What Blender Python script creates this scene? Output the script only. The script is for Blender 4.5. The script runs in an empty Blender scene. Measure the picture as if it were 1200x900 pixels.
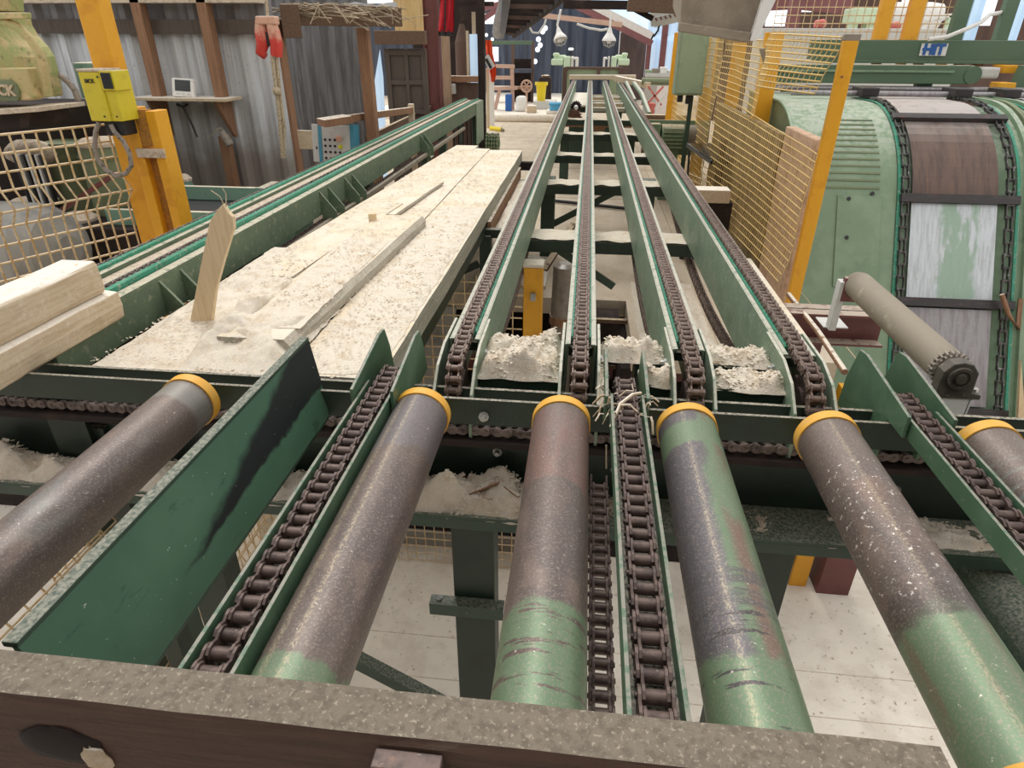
import bpy, math, random
from mathutils import Vector, Matrix, noise
random.seed(7)
S = bpy.context.scene
COL = S.collection
PI = math.pi
# ------------------------------------------------------------------ camera
F, CH = 749.0, 1.9
yaw, pit, rol = (math.radians(a) for a in (-6.15, 28.33, 0.25))
fw = Vector((math.sin(yaw)*math.cos(pit), math.cos(yaw)*math.cos(pit), -math.sin(pit)))
r0 = Vector((math.cos(yaw), -math.sin(yaw), 0)); u0 = r0.cross(fw)
RT = r0*math.cos(rol)+u0*math.sin(rol); UPV = -r0*math.sin(rol)+u0*math.cos(rol)
cam = bpy.data.cameras.new('camera'); cam.sensor_width = 36; cam.lens = F/1200*36
cam.clip_start = .02; cam.clip_end = 300
co = bpy.data.objects.new('camera', cam); COL.objects.link(co)
co.matrix_world = Matrix(((RT.x, UPV.x, -fw.x, 0), (RT.y, UPV.y, -fw.y, 0), (RT.z, UPV.z, -fw.z, CH), (0, 0, 0, 1)))
S.camera = co

def at(px, py, **k):
    """world point on a plane x=, y= or z= seen along one direction of the survey"""
    d = RT*((px-600)/F) - UPV*((py-450)/F) + fw
    ax, v = next(iter(k.items())); i = 'xyz'.index(ax)
    o = Vector((0, 0, CH))
    return o + d*((v-o[i])/d[i])

# ------------------------------------------------------------------ mesh builder
class MB:
    def __init__(s): s.v = []; s.f = []; s.sm = []
    def add(s, vs, fs, smooth=False):
        b = len(s.v); s.v += [tuple(p) for p in vs]
        for f in fs: s.f.append([b+i for i in f]); s.sm.append(smooth)
        return s
    def box(s, x0, x1, y0, y1, z0, z1, M=None):
        vs = [Vector(p) for p in ((x0,y0,z0),(x1,y0,z0),(x1,y1,z0),(x0,y1,z0),(x0,y0,z1),(x1,y0,z1),(x1,y1,z1),(x0,y1,z1))]
        if M: vs = [M @ p for p in vs]
        return s.add(vs, [(3,2,1,0),(4,5,6,7),(0,1,5,4),(1,2,6,5),(2,3,7,6),(3,0,4,7)])
    def bar(s, p, q, w, h, up=(0,0,1)):
        p, q = Vector(p), Vector(q); d = q-p; L = d.length; d.normalize()
        up = Vector(up)
        if abs(d.dot(up)) > .99: up = Vector((0,1,0))
        a = d.cross(up).normalized(); b = a.cross(d)
        M = Matrix(((a.x,d.x,b.x,p.x),(a.y,d.y,b.y,p.y),(a.z,d.z,b.z,p.z),(0,0,0,1)))
        return s.box(-w/2, w/2, 0, L, -h/2, h/2, M)
    def tube(s, pts, r, n=8, caps=True, smooth=True):
        pts = [Vector(p) for p in pts]; m = len(pts); vs = []; prev = None
        for i, p in enumerate(pts):
            d = (pts[min(i+1, m-1)]-pts[max(i-1, 0)]).normalized()
            if prev is None:
                a = d.cross(Vector((0,0,1)) if abs(d.z) < .9 else Vector((1,0,0))).normalized()
            else:
                a = (prev-d*prev.dot(d)).normalized()
            prev = a; b = d.cross(a); rr = r[i] if isinstance(r, (list, tuple)) else r
            vs += [p+(a*math.cos(2*PI*k/n)+b*math.sin(2*PI*k/n))*rr for k in range(n)]
        fs = [(i*n+k, i*n+(k+1) % n, (i+1)*n+(k+1) % n, (i+1)*n+k) for i in range(m-1) for k in range(n)]
        s.add(vs, fs, smooth)
        if caps: s.add(vs[:n], [tuple(range(n))[::-1]]); s.add(vs[-n:], [tuple(range(n))])
        return s
    def lathe(s, o, ax, prof, n=24, smooth=True):
        """prof: (distance along axis, radius)"""
        o, ax = Vector(o), Vector(ax).normalized()
        a = ax.cross(Vector((0,0,1)) if abs(ax.z) < .9 else Vector((1,0,0))).normalized(); b = ax.cross(a)
        for (d0, ra), (d1, rb) in zip(prof, prof[1:]):
            vs = []
            for d, r in ((d0, ra), (d1, rb)):
                vs += [o+ax*d+(a*math.cos(2*PI*k/n)+b*math.sin(2*PI*k/n))*max(r, 1e-4) for k in range(n)]
            s.add(vs, [(k, (k+1) % n, n+(k+1) % n, n+k) for k in range(n)], smooth and abs(d1-d0) > 1e-6)
        return s
    def prism(s, poly, axis, a0, a1):
        """poly in the two other axes (cyclic order kept x,y,z), extruded along axis"""
        def P(u, v, a): return {'x': (a, u, v), 'y': (u, a, v), 'z': (u, v, a)}[axis]
        n = len(poly); vs = [P(u, v, a0) for u, v in poly]+[P(u, v, a1) for u, v in poly]
        fs = [tuple(range(n))[::-1], tuple(range(n, 2*n))]+[(i, (i+1) % n, n+(i+1) % n, n+i) for i in range(n)]
        return s.add(vs, fs)
    def sheet(s, rows, thick=None, smooth=True):
        """rows: grid of points"""
        m, n = len(rows), len(rows[0]); vs = [p for r in rows for p in r]
        s.add(vs, [(i*n+j, i*n+j+1, (i+1)*n+j+1, (i+1)*n+j) for i in range(m-1) for j in range(n-1)], smooth)
        return s
    def ball(s, c, r, n=10, m=6, sc=(1,1,1), jit=0):
        vs = []; c = Vector(c)
        for i in range(m+1):
            t = PI*i/m
            for k in range(n):
                p = Vector((math.sin(t)*math.cos(2*PI*k/n)*sc[0], math.sin(t)*math.sin(2*PI*k/n)*sc[1], math.cos(t)*sc[2]))*r
                vs.append(c+p*(1+random.uniform(-jit, jit)))
        return s.add(vs, [(i*n+k, (i+1)*n+k, (i+1)*n+(k+1) % n, i*n+(k+1) % n) for i in range(m) for k in range(n)], True)

LOC = {}
def link(o, parent, loc):
    COL.objects.link(o); pl = LOC[parent.name] if parent else Vector()
    if parent: o.parent = parent
    o.location = loc-pl; LOC[o.name] = loc
def thing(name, label, cat, loc=(0,0,0), group=None):
    o = bpy.data.objects.new(name, None); o.empty_display_size = .1; link(o, None, Vector(loc))
    o['label'] = label; o['category'] = cat
    if group: o['group'] = group
    return o
def part(name, mb, mat, parent=None, bevel=0, label=None, loc=None):
    base = Vector(loc) if loc else (LOC[parent.name] if parent else Vector(mb.v[0]))
    me = bpy.data.meshes.new(name)
    me.from_pydata([tuple(Vector(p)-base) for p in mb.v], [], mb.f)
    me.polygons.foreach_set('use_smooth', mb.sm); me.validate(); me.update()
    me.materials.append(mat)
    o = bpy.data.objects.new(name, me); link(o, parent, base)
    if bevel:
        b = o.modifiers.new('bevel', 'BEVEL'); b.width = bevel; b.segments = 2; b.limit_method = 'ANGLE'; b.angle_limit = .7
    if label: o['label'] = label
    return o
def solo(name, mb, mat, label, cat, group=None, bevel=0, kind=None):
    xs = [p[0] for p in mb.v]; ys = [p[1] for p in mb.v]; zs = [p[2] for p in mb.v]
    o = part(name, mb, mat, None, bevel, loc=((min(xs)+max(xs))/2, (min(ys)+max(ys))/2, min(zs)))
    o['label'] = label; o['category'] = cat
    if group: o['group'] = group
    if kind: o['kind'] = kind
    return o
def struct(name, mb, mat, bevel=0, label=None, cat=None):
    o = part(name, mb, mat, None, bevel, loc=(0,0,0)); o['kind'] = 'structure'
    o['label'] = label or name.replace('_', ' '); o['category'] = cat or name.split('_')[0]
    return o
def text(name, body, size, mat, M, depth, parent, bold=0):
    cu = bpy.data.curves.new(name, 'FONT'); cu.body = body; cu.size = size; cu.extrude = depth; cu.offset = bold
    cu.align_x = 'CENTER'; cu.align_y = 'CENTER'
    t = bpy.data.objects.new(name+'_tmp', cu); COL.objects.link(t)
    bpy.context.view_layer.update()
    me = bpy.data.meshes.new_from_object(t.evaluated_get(bpy.context.evaluated_depsgraph_get()))
    bpy.data.objects.remove(t)
    base = LOC[parent.name]
    me.transform(Matrix.Translation(-base) @ M); me.materials.clear(); me.materials.append(mat)
    o = bpy.data.objects.new(name, me); link(o, parent, base)
    return o
def frame(o, x, y):
    """matrix with local x, y directions; z is their cross product"""
    x = Vector(x).normalized(); z = x.cross(Vector(y)).normalized(); y = z.cross(x); o = Vector(o)
    return Matrix(((x.x,y.x,z.x,o.x),(x.y,y.y,z.y,o.y),(x.z,y.z,z.z,o.z),(0,0,0,1)))

# ------------------------------------------------------------------ materials
def mat(name, base, layers=(), rough=.6, metal=0, bump=0, bscale=60, emit=0, alpha=1, spec=.5):
    """layers: dicts, mixed in order over base
       n: noise (c, s scale, lo, hi, st stretch, a amount, d detail)
       up: dust lying on faces that look up (c, lo, hi, a, s)
       ax: colour where an axis lies between two values with a ragged edge (c, i, a0, a1, w wobble, s)
       wd: wedge scuff"""
    m = bpy.data.materials.new(name); m.use_nodes = True; nt = m.node_tree; N = nt.nodes; L = nt.links
    bs = N['Principled BSDF']; bs.inputs['Roughness'].default_value = rough; bs.inputs['Metallic'].default_value = metal
    bs.inputs['Specular IOR Level'].default_value = spec
    tc = N.new('ShaderNodeTexCoord'); obj = tc.outputs['Object']
    def rgb(c):
        n = N.new('ShaderNodeRGB'); n.outputs[0].default_value = (*c, 1); return n.outputs[0]
    def mth(op, a, b=None, clamp=False):
        n = N.new('ShaderNodeMath'); n.operation = op; n.use_clamp = clamp
        for i, x in enumerate((a, b)):
            if x is None: continue
            if isinstance(x, (int, float)): n.inputs[i].default_value = x
            else: L.new(x, n.inputs[i])
        return n.outputs[0]
    def ns(s, st=(1,1,1), d=4):
        mp = N.new('ShaderNodeMapping'); mp.inputs['Scale'].default_value = st; L.new(obj, mp.inputs['Vector'])
        n = N.new('ShaderNodeTexNoise'); n.inputs['Scale'].default_value = s; n.inputs['Detail'].default_value = d
        n.inputs['Roughness'].default_value = .62
        L.new(mp.outputs[0], n.inputs['Vector']); return n.outputs['Fac']
    def ramp(x, lo, hi):
        n = N.new('ShaderNodeMapRange'); n.interpolation_type = 'SMOOTHSTEP'; L.new(x, n.inputs[0])
        n.inputs[1].default_value = lo; n.inputs[2].default_value = hi; return n.outputs[0]
    sep = N.new('ShaderNodeSeparateXYZ'); L.new(obj, sep.inputs[0])
    cur = rgb(base)
    for l in layers:
        t = l.get('t', 'n'); am = l.get('a', 1.)
        if t == 'n': fac = ramp(ns(l['s'], l.get('st', (1,1,1)), l.get('d', 4)), l['lo'], l['hi'])
        elif t == 'up':
            ge = N.new('ShaderNodeNewGeometry'); sn = N.new('ShaderNodeSeparateXYZ'); L.new(ge.outputs['True Normal'], sn.inputs[0])
            fac = mth('MULTIPLY', ramp(sn.outputs[2], l.get('z0', .5), l.get('z1', .95)), ramp(ns(l['s'], l.get('st', (1,1,1))), l['lo'], l['hi']))
        elif t == 'ax':
            c = mth('ADD', sep.outputs[l['i']], mth('MULTIPLY', mth('SUBTRACT', ns(l.get('s', 8), l.get('st', (1,1,1))), .5), l.get('w', .1)))
            e = l.get('e', .01)
            fac = mth('MULTIPLY', ramp(c, l['a0']-e, l['a0']+e), mth('SUBTRACT', 1, ramp(c, l['a1']-e, l['a1']+e)))
            if 'lo' in l: fac = mth('MULTIPLY', fac, ramp(ns(l['s2'], l.get('st2', (1,1,1))), l['lo'], l['hi']))
        elif t == 'wd':
            y, z = sep.outputs[1], sep.outputs[2]; w = mth('MULTIPLY', mth('SUBTRACT', ns(14, (1, .6, 1)), .5), .05)
            sv = mth('DIVIDE', mth('SUBTRACT', y, l['y0']), l['y1']-l['y0'])
            zu = mth('ADD', mth('MULTIPLY', sv, l['u1']-l['z0']), l['z0']); zl = mth('ADD', mth('MULTIPLY', sv, l['l1']-l['z0']), l['z0'])
            zz = mth('ADD', z, w)
            fac = mth('MULTIPLY', ramp(mth('SUBTRACT', zz, zl), -.004, .008), ramp(mth('SUBTRACT', zu, zz), -.008, .02))
            fac = mth('MULTIPLY', fac, ramp(sv, 0, .05))
        if am != 1: fac = mth('MULTIPLY', fac, am)
        mx = N.new('ShaderNodeMix'); mx.data_type = 'RGBA'; L.new(fac, mx.inputs[0]); L.new(cur, mx.inputs[6]); L.new(rgb(l['c']), mx.inputs[7])
        cur = mx.outputs[2]
    L.new(cur, bs.inputs['Base Color'])
    if bump:
        b = N.new('ShaderNodeBump'); b.inputs['Strength'].default_value = bump; b.inputs['Distance'].default_value = .01
        L.new(ns(bscale, d=6), b.inputs['Height']); L.new(b.outputs[0], bs.inputs['Normal'])
    if emit:
        L.new(cur, bs.inputs['Emission Color']); bs.inputs['Emission Strength'].default_value = emit
    if alpha < 1:
        bs.inputs['Alpha'].default_value = alpha
    return m

def sr(r, g, b):
    f = lambda c: (c/255/12.92) if c/255 < .04045 else ((c/255+.055)/1.055)**2.4
    return (f(r), f(g), f(b))
SAW = sr(228, 218, 202); SAWD = sr(196, 170, 135); DUST = sr(190, 178, 160); BLK = sr(26, 24, 24)
def n(c, s, lo, hi, a=1., st=(1,1,1), d=4): return dict(t='n', c=c, s=s, lo=lo, hi=hi, a=a, st=st, d=d)
def up(c, s, lo, hi, a=1., **k): return dict(t='up', c=c, s=s, lo=lo, hi=hi, a=a, **k)
M = {}
M['green_dark'] = mat('dark green paint', sr(50, 72, 58), [n(sr(36, 52, 42), 9, .45, .75, .6), n(sr(120, 140, 122), 90, .66, .72, .55), up(sr(160, 156, 140), 120, .30, .70, .75)], .5)
M['green_frame'] = mat('bottle green paint', sr(34, 52, 40), [n(sr(22, 34, 26), 7, .4, .7, .7), n(sr(150, 150, 136), 120, .68, .73, .6), up(DUST, 120, .3, .65, .75)], .5)
M['green_rail'] = mat('sage green paint, dusty', sr(122, 142, 120), [n(sr(146, 160, 140), 14, .42, .68, .6), n(sr(98, 120, 98), 5, .52, .72, .6), n(sr(212, 210, 196), 60, .60, .68, .7), up(sr(205, 198, 184), 40, .3, .5, .8)], .5)
M['green_plate'] = mat('mid green paint with scuffs', sr(76, 106, 82), [n(sr(100, 128, 102), 8, .45, .7, .6), n(sr(52, 80, 62), 22, .6, .7, .4, (1, .3, 1)), n(sr(195, 198, 185), 95, .67, .72, .6), up(sr(150, 140, 130), 50, .35, .55, .7)], .4)
M['green_conveyor'] = mat('green conveyor paint under sawdust', sr(96, 114, 90), [n(sr(76, 94, 74), 6, .45, .7, .6), n(sr(150, 152, 128), 26, .56, .68, .55), n(SAW, 110, .66, .72, .6), up(sr(206, 196, 175), 30, .3, .5, .8)], .6)
M['guide'] = mat('green plate with black scuff', sr(70, 102, 82), [n(sr(84, 116, 94), 4, .4, .7, .6), n(sr(40, 62, 50), 30, .62, .7, .5, (1, .3, 1)), dict(t='wd', c=sr(30, 31, 34), y0=.27, y1=1.10, z0=.080, u1=.285, l1=.110, a=.97), n(sr(190, 200, 190), 80, .69, .73, .8), up(sr(130, 134, 118), 120, .3, .7, .7)], .5, spec=.3)
M['teal'] = mat('teal plastic', sr(46, 142, 114), [n(sr(40, 112, 90), 10, .45, .7, .6), n(DUST, 60, .54, .68, .6)], .4)
M['chain'] = mat('rusty chain steel', sr(98, 82, 76), [n(sr(62, 50, 48), 30, .45, .65, .8), n(sr(128, 98, 82), 45, .6, .72, .6), n(sr(180, 165, 150), 160, .66, .72, .5)], .5, .35)
M['chain_dusty'] = mat('dusty chain steel', sr(126, 112, 106), [n(sr(70, 60, 58), 30, .45, .65, .8), n(sr(190, 176, 160), 120, .6, .7, .6)], .6, .2)
M['rail_chain'] = mat('brown rail chain', sr(124, 106, 96), [n(sr(86, 70, 64), 30, .45, .65, .7), n(sr(170, 152, 138), 120, .62, .7, .5)], .5, .25)
M['yellow'] = mat('yellow paint', sr(228, 164, 36), [n(sr(205, 138, 30), 8, .5, .7, .6), n(sr(240, 180, 60), 20, .55, .7, .4), n(sr(150, 105, 40), 120, .68, .74, .5)], .45)
M['yellow_dusty'] = mat('yellow paint under dust', sr(190, 132, 44), [n(sr(160, 112, 56), 60, .4, .62, .9), n(sr(200, 175, 130), 120, .6, .7, .7)], .8, bump=.6, bscale=120)
M['collar'] = mat('yellow roller collar', sr(226, 168, 58), [n(sr(214, 176, 110), 14, .45, .7, .6), n(sr(165, 110, 50), 60, .64, .72, .6)], .5)
M['scan_yellow'] = mat('lemon yellow casing', sr(214, 196, 48), [n(sr(190, 168, 50), 12, .5, .7, .5), n(DUST, 120, .64, .72, .6), up(DUST, 60, .3, .5)], .45)
M['black'] = mat('black plastic', sr(34, 33, 34), [n(sr(90, 84, 78), 60, .6, .72, .6)], .5)
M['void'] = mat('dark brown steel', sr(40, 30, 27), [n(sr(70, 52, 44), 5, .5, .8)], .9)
M['maroon'] = mat('maroon paint', sr(112, 64, 60), [n(sr(86, 50, 48), 8, .45, .7, .6), n(sr(160, 130, 115), 90, .64, .72, .5), up(DUST, 30, .3, .5, .8)], .5)
M['red'] = mat('red paint', sr(206, 62, 52), [dict(t='ax', c=sr(214, 176, 150), i=2, a0=.03, a1=.6, w=.25, s=14, e=.06, a=.9), up(SAW, 20, .3, .5), n(sr(170, 44, 40), 20, .5, .7, .5)], .5)
M['wire'] = mat('sawdust covered fence wire', sr(220, 196, 156), [n(sr(192, 152, 92), 24, .45, .65, .8), up(sr(226, 205, 175), 40, .3, .5)], .7)
M['wire_yellow'] = mat('yellow fence wire', sr(222, 190, 120), [n(sr(200, 176, 134), 14, .45, .65, .7)], .7)
M['steel'] = mat('galvanised steel', sr(176, 176, 172), [n(sr(140, 140, 138), 20, .45, .65, .6)], .4, .5)
M['grey_roller'] = mat('dusty grey roller', sr(142, 132, 116), [n(sr(118, 108, 94), 7, .45, .7, .7, (1, .5, 1)), n(sr(182, 172, 152), 12, .58, .72, .7)], .7)
M['white'] = mat('white paint', sr(232, 230, 226), [n(sr(205, 200, 194), 20, .5, .7, .6)], .5)
M['sign_blue'] = mat('blue sign lettering', sr(40, 96, 168), [], .5)
M['screen'] = mat('dark screen glass', sr(46, 50, 52), [], .15)
M['blue'] = mat('pale blue trim', sr(76, 150, 176), [n(sr(60, 128, 150), 30, .5, .7, .5)], .5)
M['panel_grey'] = mat('light grey panel', sr(208, 208, 204), [n(sr(186, 184, 178), 20, .5, .7, .5), n(DUST, 90, .64, .72, .6)], .5)
M['lime'] = mat('yellow push button', sr(214, 214, 40), [], .4)
M['hose'] = mat('dusty grey hose', sr(150, 140, 130), [n(sr(70, 66, 62), 40, .5, .65, .8)], .7)
M['rope'] = mat('dusty rope', sr(186, 170, 145), [n(sr(120, 100, 82), 60, .5, .65, .7)], .9)
def wood(name, a, b, c=None, st=(8, .5, 8), extra=()):
    return mat(name, a, [n(b, 9, .4, .68, .8, st, 6), n(c or b, 26, .58, .72, .6, st)]+list(extra), .8, bump=.25, bscale=50)
M['plank'] = wood('sawdusted plank', sr(178, 172, 158), sr(150, 144, 130), sr(124, 114, 100), (6, .5, 6), [up(sr(226, 208, 180), 24, .26, .56, .95), up(SAW, 4, .40, .62, .7), n(sr(158, 146, 128), 110, .64, .72, .5), n(sr(240, 230, 214), 90, .56, .68, .6)])
M['plank_grey'] = wood('weathered plank edge', sr(150, 148, 138), sr(118, 118, 108), sr(92, 92, 84), (2, .6, 9), [up(SAW, 6, .3, .5, .95), n(sr(215, 205, 185), 100, .62, .7, .5)])
M['raw'] = wood('fresh sawn timber', sr(206, 188, 160), sr(184, 162, 132), sr(164, 138, 106), (8, .6, 8), [n(sr(218, 204, 184), 40, .5, .7, .6), up(sr(236, 228, 216), 30, .25, .45, .95)])
M['slat'] = wood('pale splintered slat', sr(226, 204, 168), sr(212, 186, 148), sr(194, 164, 122), (9, 9, .5))
M['timber'] = wood('dark weathered timber', sr(92, 70, 58), sr(72, 54, 45), sr(112, 88, 72), (.5, 8, 10), [up(sr(122, 112, 98), 16, .15, .30, 1), up(sr(100, 91, 78), 60, .45, .62, .8), up(sr(96, 86, 76), 14, .55, .75, .6), up(sr(172, 162, 144), 150, .55, .68, .7)])
M['stud'] = wood('brown timber stud', sr(152, 114, 86), sr(124, 92, 70), sr(100, 70, 54), (8, 8, .5), [n(sr(190, 160, 130), 60, .62, .72, .6), up(SAW, 30, .3, .5)])
M['beam_old'] = wood('old dark beam', sr(108, 84, 66), sr(82, 62, 48), sr(140, 112, 88), (8, .5, 8), [up(sr(196, 176, 148), 20, .3, .5)])
M['door_wood'] = wood('grey brown board door', sr(92, 82, 74), sr(74, 64, 58), sr(112, 102, 92), (9, 9, .4))
M['sawdust'] = mat('sawdust', SAW, [n(SAWD, 14, .45, .7, .5), n(sr(244, 230, 208), 90, .5, .66, .7), n(sr(160, 132, 100), 170, .66, .73, .6)], .95, bump=.6, bscale=220)
M['sawdust_grey'] = mat('old grey sawdust', sr(218, 202, 182), [n(sr(180, 160, 138), 30, .45, .64, .8), n(sr(226, 214, 196), 90, .52, .66, .7), n(sr(110, 92, 74), 120, .64, .72, .6)], .95, bump=.9, bscale=140)
M['concrete'] = mat('pale dusty concrete', sr(244, 236, 222), [n(sr(216, 205, 190), 3, .4, .65, .7), n(sr(176, 162, 144), 22, .6, .72, .6), n(sr(240, 230, 214), 60, .55, .68, .5)], .9, bump=.2, bscale=40)
M['deck'] = mat('sawdusted board floor', sr(206, 192, 172), [n(sr(186, 168, 144), 4, .4, .66, .7, (1, .5, 1)), n(sr(158, 140, 118), 30, .62, .72, .5), n(sr(226, 210, 186), 50, .52, .68, .6)], .9, bump=.2, bscale=60)
M['corr'] = mat('weathered corrugated steel', sr(206, 210, 214), [n(sr(168, 168, 168), 3, .42, .66, .7, (4, 4, .22)), n(sr(126, 112, 100), 6, .60, .74, .7, (4, 4, .15)), n(sr(232, 236, 240), 5, .56, .72, .6, (4, 4, .2)), dict(t='ax', c=sr(142, 130, 120), i=2, a0=-3, a1=1.02, w=.5, s=3, e=.18, a=.85), n(sr(150, 138, 126), 30, .60, .70, .4), dict(t='ax', c=sr(110, 104, 106), i=2, a0=2.03, a1=5, w=.03, s=6, e=.02, a=.8)], .45, .1)
M['corr_dark'] = mat('dark corrugated sheet', sr(128, 128, 130), [n(sr(92, 90, 90), 4, .4, .62, .8, (3, 3, .3)), n(sr(165, 168, 172), 8, .63, .74, .7, (4, 4, .2))], .55, .2)
M['corr_blue'] = mat('slate blue cladding', sr(74, 82, 98), [n(sr(54, 60, 74), 1.5, .4, .62, .8, (3, 3, .2)), n(sr(120, 130, 146), 2, .6, .74, .5, (3, 3, .2))], .6)
M['tan_sheet'] = mat('tan corrugated sheet', sr(206, 176, 122), [n(sr(178, 146, 98), 6, .45, .66, .6, (3, 3, .4))], .6)
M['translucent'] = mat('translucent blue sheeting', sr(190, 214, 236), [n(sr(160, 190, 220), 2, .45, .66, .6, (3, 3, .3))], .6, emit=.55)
M['daylight'] = mat('bright daylight opening', sr(236, 242, 248), [], .9, emit=1.0)
M['linck'] = mat('lime green machine paint', sr(164, 172, 112), [n(sr(200, 178, 130), 4, .42, .62, .8), n(sr(120, 116, 76), 24, .56, .7, .7), n(sr(222, 196, 150), 7, .54, .70, .8), n(sr(216, 190, 150), 50, .56, .7, .7), up(sr(226, 196, 150), 14, .3, .5, .9)], .7)
M['drum'] = mat('sage machine paint', sr(122, 146, 118), [n(sr(142, 164, 136), 3, .42, .66, .6), n(sr(98, 122, 96), 7, .55, .72, .6), n(sr(182, 196, 180), 60, .66, .73, .4), up(sr(200, 200, 190), 20, .35, .6, .5)], .5)
M['drum_olive'] = mat('olive machine paint', sr(118, 128, 96), [n(sr(96, 106, 80), 5, .45, .7, .6), n(DUST, 60, .62, .72, .5)], .6)
M['skin_rust'] = mat('brown worn steel skin', sr(108, 88, 78), [n(sr(86, 70, 66), 7, .42, .64, .8, (3, .4, .4)), n(sr(140, 102, 72), 5, .55, .7, .7, (4, .3, .3)), n(sr(176, 166, 156), 60, .66, .72, .5), up(sr(216, 210, 206), 4, .2, .5, .6, z0=.75, z1=1)], .5, .2)
M['skin_bright'] = mat('bright worn steel skin', sr(200, 206, 210), [n(sr(168, 172, 174), 10, .42, .64, .7, (5, .4, .4)), dict(t='ax', c=sr(142, 168, 146), i=0, a0=-.50, a1=-.20, w=.16, s=6, e=.03, lo=.40, hi=.52, s2=5, st2=(2, .5, .5), a=.85), n(sr(170, 150, 140), 40, .6, .7, .5)], .4, .4)
M['skin_grey'] = mat('grey worn steel skin', sr(160, 156, 158), [n(sr(132, 126, 128), 10, .42, .64, .7, (3, .4, .4)), n(sr(190, 190, 192), 40, .6, .7, .5)], .4, .4)
M['slat_bar'] = mat('dark conveyor slat', sr(62, 58, 58), [n(sr(88, 82, 80), 20, .5, .7, .6, (.4, 2, 2)), n(sr(110, 60, 50), 12, .62, .7, .6)], .4, .4)
M['hit_green'] = mat('deep green beam paint', sr(84, 108, 84), [n(sr(98, 124, 98), 3, .45, .7, .5, (.4, 2, 2)), up(DUST, 20, .3, .5, .7)], .5)
M['motor_green'] = mat('green motor paint', sr(112, 132, 102), [n(sr(88, 106, 80), 12, .45, .7, .6), up(sr(180, 160, 130), 20, .3, .5, .9)], .6)
M['cab_green'] = mat('pale green cabinet', sr(146, 160, 130), [n(sr(128, 144, 116), 6, .45, .7, .6), n(sr(172, 178, 154), 20, .6, .72, .5)], .5)
M['hood'] = mat('dusty steel chute', sr(150, 138, 122), [n(sr(126, 114, 98), 5, .42, .64, .7), n(sr(176, 164, 146), 30, .58, .7, .6)], .8, bump=.3)
M['bucket'] = mat('yellow bin plastic', sr(240, 214, 40), [], .4)
M['tub'] = mat('blue tub plastic', sr(90, 176, 220), [], .4)
M['orange'] = mat('orange hi vis cloth', sr(240, 84, 40), [n(sr(214, 60, 30), 20, .5, .7, .5)], .8)
M['jacket'] = mat('red jacket cloth', sr(196, 34, 48), [n(sr(150, 24, 38), 14, .45, .7, .6)], .8)
M['mint'] = mat('pale mint machine', sr(206, 226, 196), [n(sr(176, 206, 170), 10, .5, .7, .5)], .5)
M['pale_post'] = wood('light brown post', sr(164, 138, 114), sr(140, 114, 92), sr(184, 160, 136), (8, 8, .5))
M['pink_wood'] = wood('pinkish roof timber', sr(206, 172, 154), sr(182, 148, 130), None, (.6, 6, 6))
M['truss'] = mat('maroon roof steel', sr(134, 88, 90), [n(sr(104, 66, 68), 6, .45, .7, .6)], .7)
M['grey_cover'] = mat('grey cover', sr(150, 148, 142), [n(sr(108, 108, 108), 5, .45, .7, .7), n(sr(190, 176, 156), 40, .6, .7, .6)], .7)
M['pipe_clear'] = mat('smoky plastic duct', sr(150, 140, 128), [n(sr(110, 98, 86), 8, .45, .7, .6)], .25)
M['machine_teal'] = mat('grey green drum paint', sr(120, 156, 140), [n(sr(96, 128, 114), 8, .5, .7, .6), up(sr(216, 204, 182), 20, .25, .45, .95)], .6)
M['hall_brown'] = mat('brown hall boarding', sr(98, 76, 66), [n(sr(76, 58, 52), 3, .4, .65, .8, (1, 1, .3))], .8)
M['pink_dust'] = mat('pinkish sawdust cake', sr(198, 166, 140), [n(sr(168, 136, 110), 10, .42, .64, .8), n(sr(220, 198, 174), 60, .55, .68, .7)], .9, bump=.4)
M['backing'] = mat('olive brown boards', sr(150, 128, 88), [n(sr(110, 92, 62), 3, .42, .64, .9, (1, 3, .5)), n(sr(74, 62, 44), 7, .58, .72, .8), n(sr(190, 168, 126), 40, .58, .70, .6)], .85)
M['rust'] = mat('dark rust', sr(108, 72, 58), [n(sr(74, 52, 44), 10, .45, .65, .8)], .8)
M['bearing'] = mat('greasy dusty bearing casting', sr(92, 86, 78), [n(sr(56, 52, 48), 14, .45, .65, .8), n(sr(150, 140, 124), 50, .58, .70, .6)], .5, .2)
M['drum_chain'] = mat('dark drum chain', sr(92, 90, 88), [n(sr(56, 54, 54), 12, .42, .62, .8), n(sr(178, 178, 180), 30, .58, .68, .7)], .4, .4)  # pale noise layer paints whitish highlights onto the chain links
M['motor_red'] = mat('faded red paint', sr(206, 110, 100), [n(sr(180, 84, 76), 8, .45, .7, .6), n(sr(220, 200, 190), 14, .55, .68, .6)], .6)

# roller tubes: worn steel, some with green paint left on them
STEEL = sr(108, 96, 90)
def roller_mat(k, paint):
    ly = [n(sr(88, 78, 76), 5, .4, .66, .8, (1, .5, 1)), n(sr(126, 108, 98), 14, .52, .7, .6, (1, .4, 1))]
    ly += paint
    ly += [n(sr(150, 136, 124), 210, .50, .66, .55), n(sr(186, 174, 160), 260, .62, .72, .6), n(sr(214, 206, 194), 80, .68, .72, .8)]
    return mat('worn roller steel %d' % k, STEEL, ly, .42, .25, bump=.06, bscale=200)
GP = sr(104, 126, 98)
def ax(c, a0, a1, w=.1, s=6, **k): return dict(dict(t='ax', c=c, i=1, a0=a0, a1=a1, w=w, s=s), **k)
def dl(x, hw, y0, y1): return dict(t='ax', c=sr(196, 180, 150), i=0, a0=x-hw, a1=x+hw, w=.006, s=120, e=.006, lo=.40, hi=.62, s2=260, st2=(1, .6, 1), a=.6)
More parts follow.
